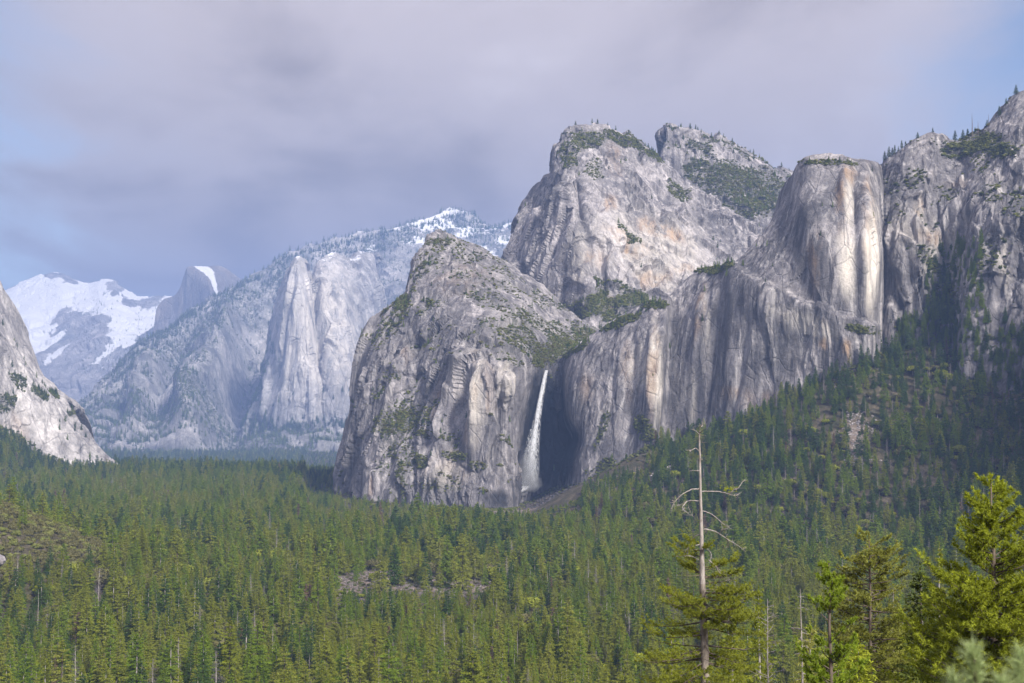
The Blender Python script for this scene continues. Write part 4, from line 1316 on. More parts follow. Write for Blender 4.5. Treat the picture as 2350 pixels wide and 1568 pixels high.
hgt *= np.where((y > 1750) & (px > 700) & (px < 1500), 0.58, 1.0)
hgt *= np.where((px > 700) & (px < 1480) & (td < 90), 0.6, 1.0)
edge = np.full(n, 1.0)
hgt *= np.where((px > 1500) & (y > 1500), 0.88, 1.0)
lim = (py - (1350 + 45 * rg.uniform(0, 1, n) ** 2)) * y / F / 30
hgt = np.where((px > 760) & (px < 1130) & (y < 1160) & (y > 800), np.clip(lim, 0.25, None).clip(max=hgt), hgt)
lim = (py - (1163 + 18 * rg.uniform(0, 1, n))) * y / F / 30
hgt = np.where((px > 1112) & (px < 1335) & (y < 2100) & (y > 1450), np.clip(lim, 0.2, None).clip(max=hgt), hgt)
wid = np.maximum(hgt, 0.45) * rg.uniform(0.95, 1.6, n)
rot = rg.uniform(0, 2 * PI, n)
hgt = np.where(cls >= 6, np.minimum(hgt, 1.15), hgt)
tp = np.stack([x, y, z - 0.3], 1)
# near trees take the finely built kinds
near = (y < 1150) & (cls < 4)
names = ['green', 'olive', 'yellow green', 'dark green']
for k, w in enumerate(names):
    a = np.array(K_NEAR[w])
    vid = np.where(near & (cls == k), a[rg.randint(0, len(a), n)], vid)

# the largest in view become things of their own
topz = z + 30 * hgt
tx, ty = V(np.stack([x, y, topz], 1))
inview = (tx > 8) & (tx < 2342) & (ty < 1545) & (ty > 0)
size = np.where(inview, F * 30 * hgt / y * np.clip((1568 - ty) / (F * 30 * hgt / y), 0.15, 1), 0)
size = np.where(cls >= 6, size * 0.4, size)


def copies(kd, loc, rz, sx, sz, nm, label, cat, group, trunk=None):
    e = empty(nm, loc, rz, label=label, category=cat, group=group)
    e.scale = (sx, sx, sz)
    a = bpy.data.objects.new('trunk', kd['trunk'])
    b = bpy.data.objects.new('crown', kd['crown'])
    for o in (a, b):
        COL.objects.link(o)
        o.parent = e
    return e


liv = np.where(cls < 4)[0]
big = liv[np.argsort(-size[liv])[:255]]
dd = np.where((cls == 4) | (cls == 5))[0]
bigd = dd[np.argsort(-size[dd])[:45]]


ZONES = [(230, 'below the brushy knoll'), (470, 'around the tall straight white snag'), (760, 'left of the bare clearing'), (1130, 'below the bare clearing'),
         (1500, 'below the waterfall'), (1720, 'around the half dead pine'), (1960, 'around the small young pine'), (9999, 'around the large bright pine')]


def zone(i):
    w = next(s for lim_, s in ZONES if tx[i] < lim_)
    row = 'front row' if ty[i] > 1440 else ('middle row' if ty[i] > 1370 else 'back row')
    sz = 'tall' if hgt[i] > 1.1 else ('short' if hgt[i] < 0.75 else 'medium')
    return sz, row, w


chosen = np.zeros(n, bool)
for i in np.concatenate([big, bigd]):
    kd = KINDS[vid[i]]
    sz, row, w = zone(i)
    lab = '%s %s conifer, %s of near forest %s' % (sz, kd['word'], row, w)
    if cls[i] in (4, 5):
        copies(kd, tp[i], rot[i], wid[i], hgt[i], 'dead_conifer', lab, 'dead tree', 'dead conifers in the near forest')
    else:
        copies(kd, tp[i], rot[i], wid[i], hgt[i], 'conifer_tree', lab, 'tree', 'conifers in the near forest')
    chosen[i] = True
rest = ~chosen
P_, W_, H_, R_, I_ = [tp[rest]], [wid[rest]], [hgt[rest]], [rot[rest]], [vid[rest]]


def on_massif(key, region, count, kinds, h0, h1, seed, upmin=0.12, wmask=False, sink=0.5):
    """trees rooted on a mountain's surface inside a boxed region"""
    m = next(v for k, v in MASSIFS.items() if k.startswith(key))
    g = np.random.RandomState(seed)
    ok = region(m['vx'], m['vy']) & (m['up'] > upmin) & (m['row'] < m['K'] + 0.55) & (m['row'] > 0.6)
    w = ok * ((m['veg'] + 0.02) if wmask else 1.0)
    w = w * np.maximum(0.1, m['up'])
    if w.sum() <= 0:
        return
    ids = g.choice(len(w), min(count, int((w > 0).sum())), replace=False, p=w / w.sum())
    hh = g.uniform(h0, h1, len(ids)) / 30.0
    P_.append(m['p'][ids] - [0, 0, sink]); H_.append(hh); W_.append(hh * g.uniform(0.9, 1.35, len(ids))); R_.append(g.uniform(0, 6.28, len(ids)))
    I_.append(np.array(kinds)[g.randint(0, len(kinds), len(ids))])


ALLG = K_DARK + K_GREEN[:1]
box = lambda x0, x1, y0, y1: (lambda vx, vy: (vx > x0) & (vx < x1) & (vy > y0) & (vy < y1))


def above_line(xs, ys, band):
    return lambda vx, vy: (vy < np.interp(vx, xs, ys) + band) & (vx > xs[0]) & (vx < xs[-1])


ridge_x, ridge_y = [260, 335, 393, 440, 500, 560, 640, 720, 800, 880, 950, 1003, 1045, 1088, 1124, 1210], [850, 788, 757, 717, 689, 655, 602, 574, 554, 539, 521, 512, 530, 530, 526, 518]
on_massif('long blue', above_line(ridge_x, ridge_y, 10), 460, ALLG, 28, 50, 1, 0.0)
on_massif('long blue', above_line(ridge_x, ridge_y, 45), 1200, ALLG, 22, 40, 2, 0.15)
on_massif('long blue', lambda vx, vy: (vx > 150) & (vx < 960), 5200, ALLG + K_DEAD[:1], 20, 36, 3, 0.22, True)
on_massif('long blue', lambda vx, vy: (vx > 150) & (vx < 960) & (vy > 955 + 25 * np.sin(vx / 60)), 2200, ALLG + K_GREEN, 24, 38, 4, 0.05)
on_massif('pale hazed', lambda vx, vy: (vy > 900) | (vx < 640), 700, ALLG, 24, 40, 5, 0.1, True)
on_massif('bright pale', lambda vx, vy: (vx > -60), 260, ALLG, 8, 18, 6, 0.1, True)
on_massif('dark streaked', box(2120, 2260, 560, 900), 210, K_DARK + K_GREEN + K_GREEN, 12, 26, 7, 0.05)
on_massif('dark streaked', box(2060, 2400, 740, 920), 200, K_DARK + K_GREEN + K_GREEN, 12, 26, 8, 0.05)
on_massif('near granite', lambda vx, vy: vx > 0, 200, ALLG + K_GREEN, 6, 13, 9, 0.25, True)
on_massif('tall rounded', lambda vx, vy: vx > 0, 150, ALLG + K_GREEN, 6, 14, 10, 0.25, True)
on_massif('blade', lambda vx, vy: vx > 0, 260, ALLG + K_GREEN, 7, 16, 11, 0.2, True)
on_massif('broad', lambda vx, vy: vx > 0, 120, ALLG + K_GREEN, 6, 13, 12, 0.2, True)
on_massif('snow covered', box(150, 420, 690, 860), 260, K_DARK, 18, 30, 13, 0.35)
scatter('forest', GN_TREE, np.concatenate(P_), np.concatenate(W_), np.concatenate(H_), np.concatenate(R_), np.concatenate(I_),
        label='mass of conifer forest covering the valley floor and lower slopes')
print('forest', round(time.time() - T0, 1), sum(len(a) for a in P_))

# scrub and brush
bp_, bw_, bi_ = [], [], []


def brush(key, count, r0, r1, kinds, seed, upmin=0.05, thr=0.15):
    m = next(v for k, v in MASSIFS.items() if k.startswith(key))
    g = np.random.RandomState(seed)
    w = np.where((m['row'] < m['K'] + 0.6) & (m['row'] > 0.5) & (m['veg'] > thr) & (m['up'] > upmin), m['veg'] ** 1.5, 0)
    if w.sum() <= 0:
        return
    ids = g.choice(len(w), min(count, int((w > 0).sum())), replace=False, p=w / w.sum())
    bp_.append(m['p'][ids]); bw_.append(g.uniform(r0, r1, len(ids)) * np.where(g.uniform(0, 1, len(ids)) < 0.15, 1.5, 1)); bi_.append(np.array(kinds)[g.randint(0, len(kinds), len(ids))])


brush('near granite', 6500, 1.0, 3.4, [0, 1, 2, 3], 1)
brush('tall rounded', 3800, 1.2, 3.8, [0, 1, 2], 2)
brush('blade', 5200, 1.2, 4.2, [0, 1, 2, 3], 3)
brush('broad', 2400, 0.9, 3.0, [0, 1, 2], 4)
brush('dark streaked', 2600, 1.0, 3.6, [0, 1, 2, 2], 5)
brush('bright pale', 1500, 1.5, 4.5, [2, 2, 0], 6)
brush('long blue', 4000, 4, 10, [2, 2, 0], 7)
# knoll and clearing
m_ = 9500
kx, ky = -540 + rg.uniform(-260, 260, m_), 1110 + rg.uniform(-230, 200, m_)
sel = ((kx + 560) / 260) ** 2 + ((ky - 1120) / 220) ** 2 < 1
kx, ky = kx[sel], ky[sel]
m_ = len(kx)
bp_.append(np.stack([kx, ky, ground_h(kx, ky)], 1)); bw_.append(rg.uniform(2.2, 5.2, m_)); bi_.append(np.array([3, 3, 4, 4, 0])[rg.randint(0, 5, m_)])
m_ = 3400
kx, ky = -100 + rg.normal(0, 75, m_), 1195 + rg.normal(0, 60, m_)
bp_.append(np.stack([kx, ky, ground_h(kx, ky)], 1)); bw_.append(rg.uniform(0.7, 2.4, m_)); bi_.append(np.array([5, 5, 5, 4, 2])[rg.randint(0, 5, m_)])
# undergrowth at the foot of the walls
sel = TAL[rg.randint(0, len(TAL), 2600)]
kx, ky = sel[:, 0] + rg.normal(0, 14, len(sel)), sel[:, 1] - np.abs(rg.normal(0, 22, len(sel)))
bp_.append(np.stack([kx, ky, ground_h(kx, ky)], 1)); bw_.append(rg.uniform(1.2, 4.0, len(sel))); bi_.append(np.array([0, 1, 2, 2])[rg.randint(0, 4, len(sel))])
bp_, bw_, bi_ = np.concatenate(bp_), np.concatenate(bw_), np.concatenate(bi_)
scatter('scrub', GN_BUSH, bp_, bw_, bw_ * rg.uniform(0.7, 1.1, len(bw_)), rg.uniform(0, 6.28, len(bw_)), bi_, label='low green scrub on ledges, gullies and the brushy knoll')
print('scrub', round(time.time() - T0, 1), len(bp_))


# ------------------------------------------------------------------ trees close to the lookout
def needles(M, pos, dirs, n, length, width, spread, g, lj=0.35):
    """bursts of needles: at each pos, n thin triangles fanned about dir"""
    k = len(pos)
    p = np.repeat(pos, n, 0)
    d = unit(np.repeat(unit(dirs), n, 0) + g.normal(0, spread, (k * n, 3)))
    L = length * g.uniform(1 - lj, 1 + lj * 0.6, (k * n, 1))
    s = unit(np.cross(d, unit(g.normal(size=(k * n, 3))))) * width
    tip = p + d * L + np.array([0, 0, -0.12]) * L
    M.add(np.stack([p - s * 0.5, p + s * 0.5, tip], 1), np.arange(k * n * 3).reshape(-1, 3))


def along(path, u):
    s = np.linspace(0, 1, len(path))
    return np.stack([np.interp(u, s, path[:, i]) for i in range(3)], -1)


def pine(seed, trunk_path, trunk_r, crown, nbr, tuft_n=20, ndl=0.2, ndw=0.022, twigs=7, up=(0.15, 0.75), bark_k=10, clump=0.6, sag=0.25, bare=0.0, axis=None):
    """long-needled pine; crown: list of (z, radius) from low to high. Returns trunk, limb and needle soups."""
    g = np.random.RandomState(seed)
    T, Lm, Nd = MB(), MB(), MB()
    tp_ = np.asarray(trunk_path, dtype=np.float64)
    T.tube(tp_, trunk_r, bark_k)
    cz = np.array([c[0] for c in crown]); cr_ = np.array([c[1] for c in crown])
    ax_ = tp_ if axis is None else np.asarray(axis, dtype=np.float64)
    zt = ax_[:, 2]
    TP, TD = [], []
    area = np.cumsum(np.maximum(cr_, 0.3)); area = area / area[-1]
    for b in range(nbr):
        zz = np.interp(g.uniform(0, 1), np.concatenate([[0], area]), np.concatenate([[cz[0]], cz]))
        rel = (zz - cz[0]) / (cz[-1] - cz[0])
        R = np.interp(zz, cz, cr_) * g.uniform(0.55, 1.08)
        az = g.uniform(0, 2 * PI)
        o = np.array([np.interp(zz, zt, ax_[:, i]) for i in range(3)])
        s = np.linspace(0, 1, 7)
        rise = up[0] + (up[1] - up[0]) * rel + g.normal(0, 0.12)
        az_s = az + np.cumsum(g.normal(0, 0.10, 7))
        dz = R * (rise * s - sag * s ** 2 * (1 - rel) + 0.22 * s ** 3)
        dxy = np.cumsum(np.concatenate([[0], np.full(6, R / 6)]))
        path = o + np.column_stack([np.cos(az_s) * dxy, np.sin(az_s) * dxy, dz])
        Lm.tube(path, np.linspace(0.015 + 0.012 * R, 0.006, 7), 4)
        if g.uniform() < bare:
            for k in range(4):
                u0 = g.uniform(0.4, 1)
                bp0 = along(path, np.array([u0]))[0]
                e = bp0 + unit(g.normal(size=3) + unit(path[-1] - path[0])) * R * 0.22
                Lm.tube([bp0, 0.5 * (bp0 + e) + g.normal(0, 0.04, 3), e], [0.013, 0.01, 0.005], 4)
            continue
        nt = max(3, int(twigs * (0.5 + R / 2.2)))
        for k in range(nt):
            u0 = 1.0 if k == 0 else g.uniform(0.16, 1.0)
            bp0 = along(path, np.array([u0]))[0]
            out = unit(path[-1] - path[0])
            side = unit(np.cross(out, [0, 0, 1])) * g.choice([-1, 1])
            dr = unit(out * g.uniform(0.4, 1.0) + side * g.uniform(0.2, 0.9) + np.array([0, 0, g.uniform(0.05, 0.7)]))
            ln = clump * g.uniform(0.5, 1.2) * (0.6 + 0.5 * R / 3)
            e = bp0 + dr * ln + np.array([0, 0, 0.12 * ln])
            mid = 0.5 * (bp0 + e) - np.array([0, 0, 0.06 * ln])
            Lm.tube([bp0, mid, e], [0.009, 0.007, 0.004], 3)
            for w in (0.45, 0.75, 1.0):
                c = bp0 + (e - bp0) * w
                TP.append(c); TD.append(dr * (1.0 if w == 1.0 else 0.6) + g.normal(0, 0.35, 3))
    # leader
    for k in range(6 if axis is None else 0):
        TP.append(tp_[-1] - [0, 0, 0.12 * k]); TD.append(np.array([0, 0, 1.0]) + g.normal(0, 0.3, 3))
    TP, TD = np.array(TP), np.array(TD)
    needles(Nd, TP, TD, tuft_n, ndl, ndw, 0.55, g)
    return T, Lm, Nd


def hero(name, label, loc, T, Lm, Nd, bark, fol, limb_mat=None, cat='tree', group=None):
    e = empty(name, loc, label=label, category=cat)
    if group:
        e['group'] = group
    tr = link('trunk', T.mesh('trunk', bark, True), e)
    if Lm is not None:
        link('branches', Lm.mesh('branches', limb_mat or bark, True), tr)
    if Nd is not None:
        link('crown', Nd.mesh('crown', fol), e)
    return e


def local_pts(base, pts):
    return np.asarray(pts) - base


def vz(py, d):
    return P(CX, py, d)[2]


# 1. the half-dead pine
D1 = 100.0
x1 = float(P(1620, 1568, D1)[0])
base1 = np.array([x1, D1, float(ground_h(np.array([x1]), np.array([D1]))[0]) - 0.3])
tpx = [(1622, 1700), (1619, 1568), (1616, 1450), (1612, 1340), (1610, 1230), (1607, 1120), (1606, 1040), (1605, 1000), (1606, 984)]
tpath = [base1 * [1, 1, 1]] + [P(a, b, D1) for a, b in tpx]
tpath = local_pts(base1, np.array(tpath))
rr1 = [0.46, 0.37, 0.32, 0.28, 0.22, 0.15, 0.105, 0.085, 0.065, 0.028]
h1 = lambda py: vz(py, D1) - base1[2]
g1 = np.random.RandomState(5)
split = 4
T1, L1, N1 = pine(21, tpath[:split + 1], rr1[:split + 1], [(h1(1640), 5.4), (h1(1560), 5.0), (h1(1480), 4.6), (h1(1400), 4.0), (h1(1340), 3.4), (h1(1290), 2.7), (h1(1246), 1.7)], 118, 20, 0.24, 0.042, 12, up=(-0.35, 0.2), clump=0.75, sag=0.3, bare=0.16, axis=tpath)
half = empty('pine_tree', base1, label='half dead pine with a bare silver top and green lower crown', category='tree')
tr = link('trunk', T1.mesh('trunk', BARK_MID, True), half)
link('branches', L1.mesh('branches', BARK, True), tr)
link('crown', N1.mesh('crown', FOL['hero1']), half)
S1 = MB()
S1.tube(tpath[split:], rr1[split:], 9)
zoomv = lambda zx, zy: (1466 + zx * 0.4005, 940 + zy * 0.4005)
DEADB = [
    [(347, 140), (350, 98), (362, 88), (376, 82)], [(347, 145), (328, 124), (308, 116)], [(350, 132), (368, 118), (386, 104)], [(352, 150), (385, 150)], [(353, 188), (388, 189)], [(356, 100), (364, 92), (352, 92)],
    [(344, 240), (325, 222), (300, 233), (270, 234)], [(300, 233), (284, 228)], [(345, 352), (318, 350), (292, 351)], [(350, 288), (366, 284)],
    [(345, 455), (300, 460), (250, 485), (205, 530), (188, 567)], [(205, 530), (190, 520), (175, 518)], [(225, 510), (200, 536)],
    [(362, 470), (450, 470), (510, 482), (545, 460), (578, 443)], [(510, 482), (540, 492), (572, 488)], [(545, 460), (568, 452), (590, 420), (608, 404)],
    [(345, 523), (280, 525), (240, 548), (222, 545)], [(275, 527), (250, 560), (268, 585), (320, 618)], [(262, 566), (246, 580)], [(300, 524), (282, 550), (300, 590)],
    [(368, 582), (410, 595), (450, 625), (490, 660), (522, 677)], [(370, 612), (396, 614)], [(372, 685), (410, 690), (460, 710), (510, 745), (560, 775), (614, 817)],
    [(462, 710), (478, 683), (470, 650)], [(478, 690), (512, 686)], [(510, 745), (514, 790)], [(470, 700), (494, 680)],
    [(350, 715), (312, 735), (290, 765), (306, 780)], [(354, 770), (310, 785), (275, 800), (262, 822)], [(278, 800), (284, 836)], [(392, 800), (416, 830), (404, 880)],
    [(400, 860), (450, 905), (500, 955), (530, 982)], [(440, 896), (470, 940), (520, 985)], [(340, 860), (300, 840), (210, 842)],
]
for bi, pl in enumerate(DEADB):
    off = g1.uniform(-1.4, 1.4)
    kk = len(pl)
    pp = np.array([P(*zoomv(a, b), D1 + off * i / max(1, kk - 1)) for i, (a, b) in enumerate(pl)]) - base1
    ln = np.linalg.norm(np.diff(pp, axis=0), axis=1).sum()
    tt = np.linspace(0, kk - 1, kk * 4)
    pc = cr_axis(pp, tt) if kk > 2 else np.stack([np.interp(tt, np.arange(kk), pp[:, i]) for i in range(3)], 1)
    pc = pc + g1.normal(0, 0.012, pc.shape)
    S1.tube(pc, np.linspace(0.024 + 0.010 * min(ln, 3), 0.010, len(pc)), 5)
    if ln > 1.2:
        for q_ in range(int(3 + ln * 2)):
            u0 = g1.uniform(0.5, 1)
            b0 = along(pc, np.array([u0]))[0]
            e0 = b0 + unit(g1.normal(size=3) + 0.8 * unit(pc[-1] - pc[0])) * g1.uniform(0.15, 0.5)
            S1.tube([b0, 0.5 * (b0 + e0) + g1.normal(0, 0.03, 3), e0], [0.014, 0.01, 0.005], 4)
link('dead_top', S1.mesh('dead_top', DEADWOOD, True), half, label='bare silver dead top with crooked branches')
nd1 = MB()
tuft = P(*zoomv(520, 460), D1) - base1
needles(nd1, tuft + g1.normal(0, [0.35, 0.2, 0.12], (26, 3)), g1.normal(0, 0.6, (26, 3)) + [0, 0, 0.8], 18, 0.2, 0.024, 0.5, g1)
link('needle_tuft', nd1.mesh('needle_tuft', FOL['hero']), half)

# 2. the tall young pine at the right edge, 3. the small pine, 4. the lichen-hung fir
def placed_pine(seed, name, label, pxs, d, topy, prof, rbase, nbr, fol, **kw):
    xx = float(P(pxs[0], 1568, d)[0])
    base = np.array([xx, d, float(ground_h(np.array([xx]), np.array([d]))[0]) - 0.2])
    ztop = vz(topy, d) - base[2]
    zs = np.linspace(0, ztop, 10)
    g = np.random.RandomState(seed)
    xo = np.interp(zs, [0, ztop], [0, float(P(pxs[1], topy, d)[0]) - xx])
    path = np.column_stack([xo + g.normal(0, 0.03, 10), g.normal(0, 0.03, 10), zs])
    rr = rbase * (1 - zs / ztop) ** 0.85 + 0.02
    crown = sorted([(max(1.0, vz(py_, d) - base[2]), w * d / F) for py_, w in prof])
    T, Lm, Nd = pine(seed, path, rr, crown, nbr, **kw)
    return base, T, Lm, Nd


b2, T2, L2, N2 = placed_pine(31, 'pine_tree', '', (2285, 2274), 70, 1092, [(1760, 215), (1640, 205), (1568, 195), (1480, 176), (1400, 148), (1320, 114), (1250, 82), (1190, 54), (1140, 30), (1108, 12)], 0.30, 310, 'hero',
                             tuft_n=18, ndl=0.27, ndw=0.060, twigs=10, up=(-0.05, 0.55), clump=0.68, sag=0.12)
hero('pine_tree', 'large bright green conical pine at the right edge of the view', b2, T2, L2, N2, BARK, FOL['hero'], BARK)
b3, T3, L3, N3 = placed_pine(37, 'pine_tree', '', (1906, 1903), 58, 1292, [(1700, 90), (1620, 84), (1568, 76), (1520, 66), (1460, 52), (1400, 38), (1350, 24), (1312, 12)], 0.14, 90, 'hero2',
                             tuft_n=26, ndl=0.17, ndw=0.034, twigs=9, up=(0.1, 1.2), clump=0.42, sag=0.05)
hero('pine_tree', 'small young pine with pom-pom needle tufts between two firs', b3, T3, L3, N3, BARK, FOL['hero2'])
b4, T4, L4, N4 = placed_pine(43, 'fir_tree', '', (1998, 1994), 112, 1222, [(1760, 130), (1640, 125), (1568, 118), (1480, 108), (1400, 98), (1330, 84), (1280, 60), (1245, 30), (1228, 10)], 0.26, 190, 'lichen',
                             tuft_n=16, ndl=0.22, ndw=0.075, twigs=11, up=(-0.3, 0.25), clump=0.75, sag=0.15, bare=0.14)
hero('fir_tree', 'open crowned olive fir with pale lichen twigs behind the small pine', b4, T4, L4, N4, BARK, FOL['lichen'], BARK)


def built_conifer(name, label, px_, d, topy, mat, bark, seed, r, leaf=0.2, nlev=60, cat='tree', group=None, **kw):
    xx = float(P(px_, 1568, d)[0])
    base = np.array([xx, d, float(ground_h(np.array([xx]), np.array([d]))[0]) - 0.2])
    h = vz(topy, d) - base[2]
    T, Cw = conifer(seed, h, r, 0.06, nlev, leaf, **kw)
    return hero(name, label, base, T, None, Cw, bark, mat, cat=cat, group=group)


built_conifer('cedar_tree', 'dark dense cedar in shade left of the large bright pine', 2118, 104, 1312, FOL['cedar'], BARK, 51, 3.1, leaf=0.30, nlev=70, power=0.65, fill=1.5, thin=0.4)
built_conifer('cedar_tree', 'dark low cedar tucked against the foot of the large bright pine', 2182, 96, 1405, FOL['cedar'], BARK, 52, 3.4, leaf=0.30, nlev=60, power=0.6, fill=1.5, thin=0.4)
built_conifer('fir_tree', 'pale grey green fir tip rising beside the large bright pine', 2162, 230, 1254, FOL['yellow'], BARK_GREY, 53, 4.0, leaf=0.42, nlev=60, thin=0.3)
built_conifer('conifer_tree', 'broad olive conifer right of the half dead pine', 1745, 190, 1352, FOL['olive'], BARK_GREY, 54, 5.0, leaf=0.42, nlev=56, thin=0.32)
built_conifer('conifer_tree', 'bushy green conifer at the foot of the half dead pine', 1680, 150, 1430, FOL['olive'], BARK_GREY, 55, 4.4, leaf=0.36, nlev=56, thin=0.32, power=0.6)
built_conifer('conifer_tree', 'low olive conifer between the silver snag and the small pine', 1860, 150, 1440, FOL['lichen'], BARK_GREY, 56, 4.2, leaf=0.36, nlev=52, thin=0.32, power=0.6)
built_conifer('conifer_tree', 'leafy olive conifer below the open crowned fir', 2065, 140, 1400, FOL['olive'], BARK_GREY, 57, 4.6, leaf=0.36, nlev=54, thin=0.32, power=0.6)
built_conifer('conifer_tree', 'short bright conifer in front of the open crowned fir', 1975, 84, 1480, FOL['hero'], BARK_GREY, 58, 2.6, leaf=0.26, nlev=50, thin=0.3, power=0.6)
built_conifer('conifer_tree', 'olive conifer left of the half dead pine trunk', 1545, 165, 1452, FOL['olive'], BARK_GREY, 59, 4.4, leaf=0.38, nlev=52, thin=0.32, power=0.65)


# ------------------------------------------------------------------ snags told apart one by one
def find_d(px_, py_, H, lo=150, hi=1500):
    ds = np.arange(lo, hi, 4.0)
    w = P(np.full(len(ds), px_), np.full(len(ds), py_), ds)
    hh = w[:, 2] - ground_h(w[:, 0], w[:, 1])
    i = int(np.argmin(np.abs(hh - H)))
    return w[i], float(hh[i])


SNAGS = [
    (1763, 1374, 26, 3.2, 90, 'silver dead tree with upswept bare branches right of the half dead pine', 118),
    (1843, 1353, 24, 1.5, 48, 'slim straight silver snag just left of the small young pine', 104),
    (2049, 1348, 22, 1.0, 16, 'short white snag right of the open crowned fir', 150),
    (2108, 1318, 24, 2.0, 30, 'pale dead tree showing through the dark cedar', 135),
    (1188, 1447, 30, 2.6, 34, 'white snag with crooked upturned arms in the forest below the waterfall', None),
    (1290, 1429, 31, 2.4, 120, 'grey dead conifer dense with bare twigs below the waterfall', None),
    (1426, 1520, 24, 0.9, 20, 'small white snag low in the forest left of the half dead pine', None),
    (976, 1518, 20, 0.7, 14, 'thin white snag near the bottom edge at mid forest', None),
    (88, 1353, 30, 0.6, 10, 'tall leaning white snag near the left edge of the forest', None),
    (381, 1404, 31, 0.9, 18, 'tall straight white snag with a tuft of twigs at its tip', None),
    (421, 1364, 26, 0.8, 14, 'white snag a little behind the tall straight white snag', None),
    (282, 1384, 26, 1.6, 40, 'twiggy pale snag in yellow green trees at lower left', None),
    (134, 1404, 24, 1.2, 20, 'thin grey snag beside a bare brown thicket at lower left', None),
    (564, 1455, 26, 0.8, 12, 'slim pale snag in dark conifers left of the centre bottom', None),
    (683, 1490, 22, 0.6, 10, 'straight pale pole of a snag, one of three near the bottom edge', None),
    (710, 1500, 22, 2.0, 22, 'branched pale snag in the middle of three near the bottom edge', None),
    (731, 1520, 20, 1.4, 14, 'crooked pale snag, right one of three near the bottom edge', None),
    (789, 1236, 28, 0.7, 12, 'white snag standing at the far side of the clearing', None),
    (405, 1322, 24, 1.0, 16, 'small grey snag high in the left forest', None),
    (2110, 1140, 30, 2.4, 60, 'grey dead tree on the shaded right hand slope', None),
]
for i, (sx_, sy_, H, r_, nb_, lab, dfix) in enumerate(SNAGS):
    if dfix:
        w = P(sx_, sy_, dfix)
        hh = float(w[2] - ground_h(w[:1], w[1:2])[0])
    else:
        w, hh = find_d(sx_, sy_, H)
    T, B = dead_conifer(600 + i, hh, r_, 0.35 if nb_ < 30 else 0.2, nb_, droop=-0.15 if i % 3 == 0 else 0.3, tw=4, thick=(0.6 if dfix else 0.95))
    hero('dead_snag', lab, (w[0], w[1], w[2] - hh), T, B, None, DEADWOOD, None, DEADWOOD, cat='dead tree', group='standing dead snags')
w, hh = find_d(1088, 1429, 33)
T, B = dead_conifer(640, hh, 4.6, 0.35, 120, droop=0.55, tw=7)
hero('dead_snag', 'pale tiered dead fir with drooping branches in the middle of the near forest', (w[0], w[1], w[2] - hh), T, B, None, BARK_GREY, None, foliage_mat('twigs_pale', (0.33, 0.33, 0.25), (0.42, 0.41, 0.33)), cat='dead tree', group='standing dead snags')

# ------------------------------------------------------------------ skyline trees
def skyline(key, pxs, kinds, h0, h1, place):
    m = next(v for k, v in MASSIFS.items() if k.startswith(key))
    g = np.random.RandomState(len(key))
    cand = np.where((m['row'] > m['K'] - 0.5) & (m['row'] < m['K'] + 0.35))[0]
    vx_, vy_ = V(m['p'][cand])
    nth = ['first', 'second', 'third', 'fourth', 'fifth', 'sixth', 'seventh', 'eighth', 'ninth', 'tenth', 'eleventh', 'twelfth', 'thirteenth', 'fourteenth', 'fifteenth', 'sixteenth', 'seventeenth']
    done = 0
    for k, sx_ in enumerate(pxs):
        near_ = np.where(np.abs(vx_ - sx_) < 5)[0]
        if len(near_) == 0:
            continue
        j = cand[near_[np.argmin(vy_[near_])]]
        hh = g.uniform(h0, h1) / 30
        kd = KINDS[kinds[k % len(kinds)]]
        copies(kd, m['p'][j] - [0, 0, 0.6], g.uniform(0, 6), hh * g.uniform(1.1, 1.7), hh, 'conifer_tree', 'small dark conifer, %s from the left on the skyline of the %s' % (nth[done], place), 'tree', 'small skyline trees on the ' + place)
        done += 1


skyline('tall rounded', [1290, 1322, 1368, 1392, 1418, 1434, 1448, 1465, 1478, 1492, 1503], K_DARK, 6, 13, 'tall rounded rock')
skyline('blade', [1566, 1588, 1600, 1606, 1655, 1664, 1684, 1698, 1724, 1734, 1764, 1792, 1815], K_DARK, 8, 16, 'blade shaped summit')
skyline('dark streaked', [2026, 2036, 2044, 2050, 2058, 2066, 2074, 2104, 2138, 2196, 2206, 2216, 2236, 2262, 2290, 2306, 2330], K_DARK, 8, 17, 'right hand wall')
m = next(v for k, v in MASSIFS.items() if k.startswith('dark streaked'))
for sx_, H, lab in ((2231, 34, 'tall dead pole on the right hand skyline'), (2240, 22, 'shorter dead pole beside the tall one on the right hand skyline'), (2268, 20, 'lone dead pole near the top right skyline')):
    cand = np.where((m['row'] > m['K'] - 0.3) & (m['row'] < m['K'] + 0.3) & (np.abs(m['vx'] - sx_) < 6))[0]
    if len(cand):
        j = cand[np.argmin(m['vy'][cand])]
        T, B = dead_conifer(660 + sx_, H, 1.4, 0.3, 26, tw=2, thick=2.0)
        hero('dead_snag', lab, tuple(m['p'][j] - [0, 0, 1]), T, B, None, BARK, None, BARK, cat='dead tree', group='dead poles on the skyline')

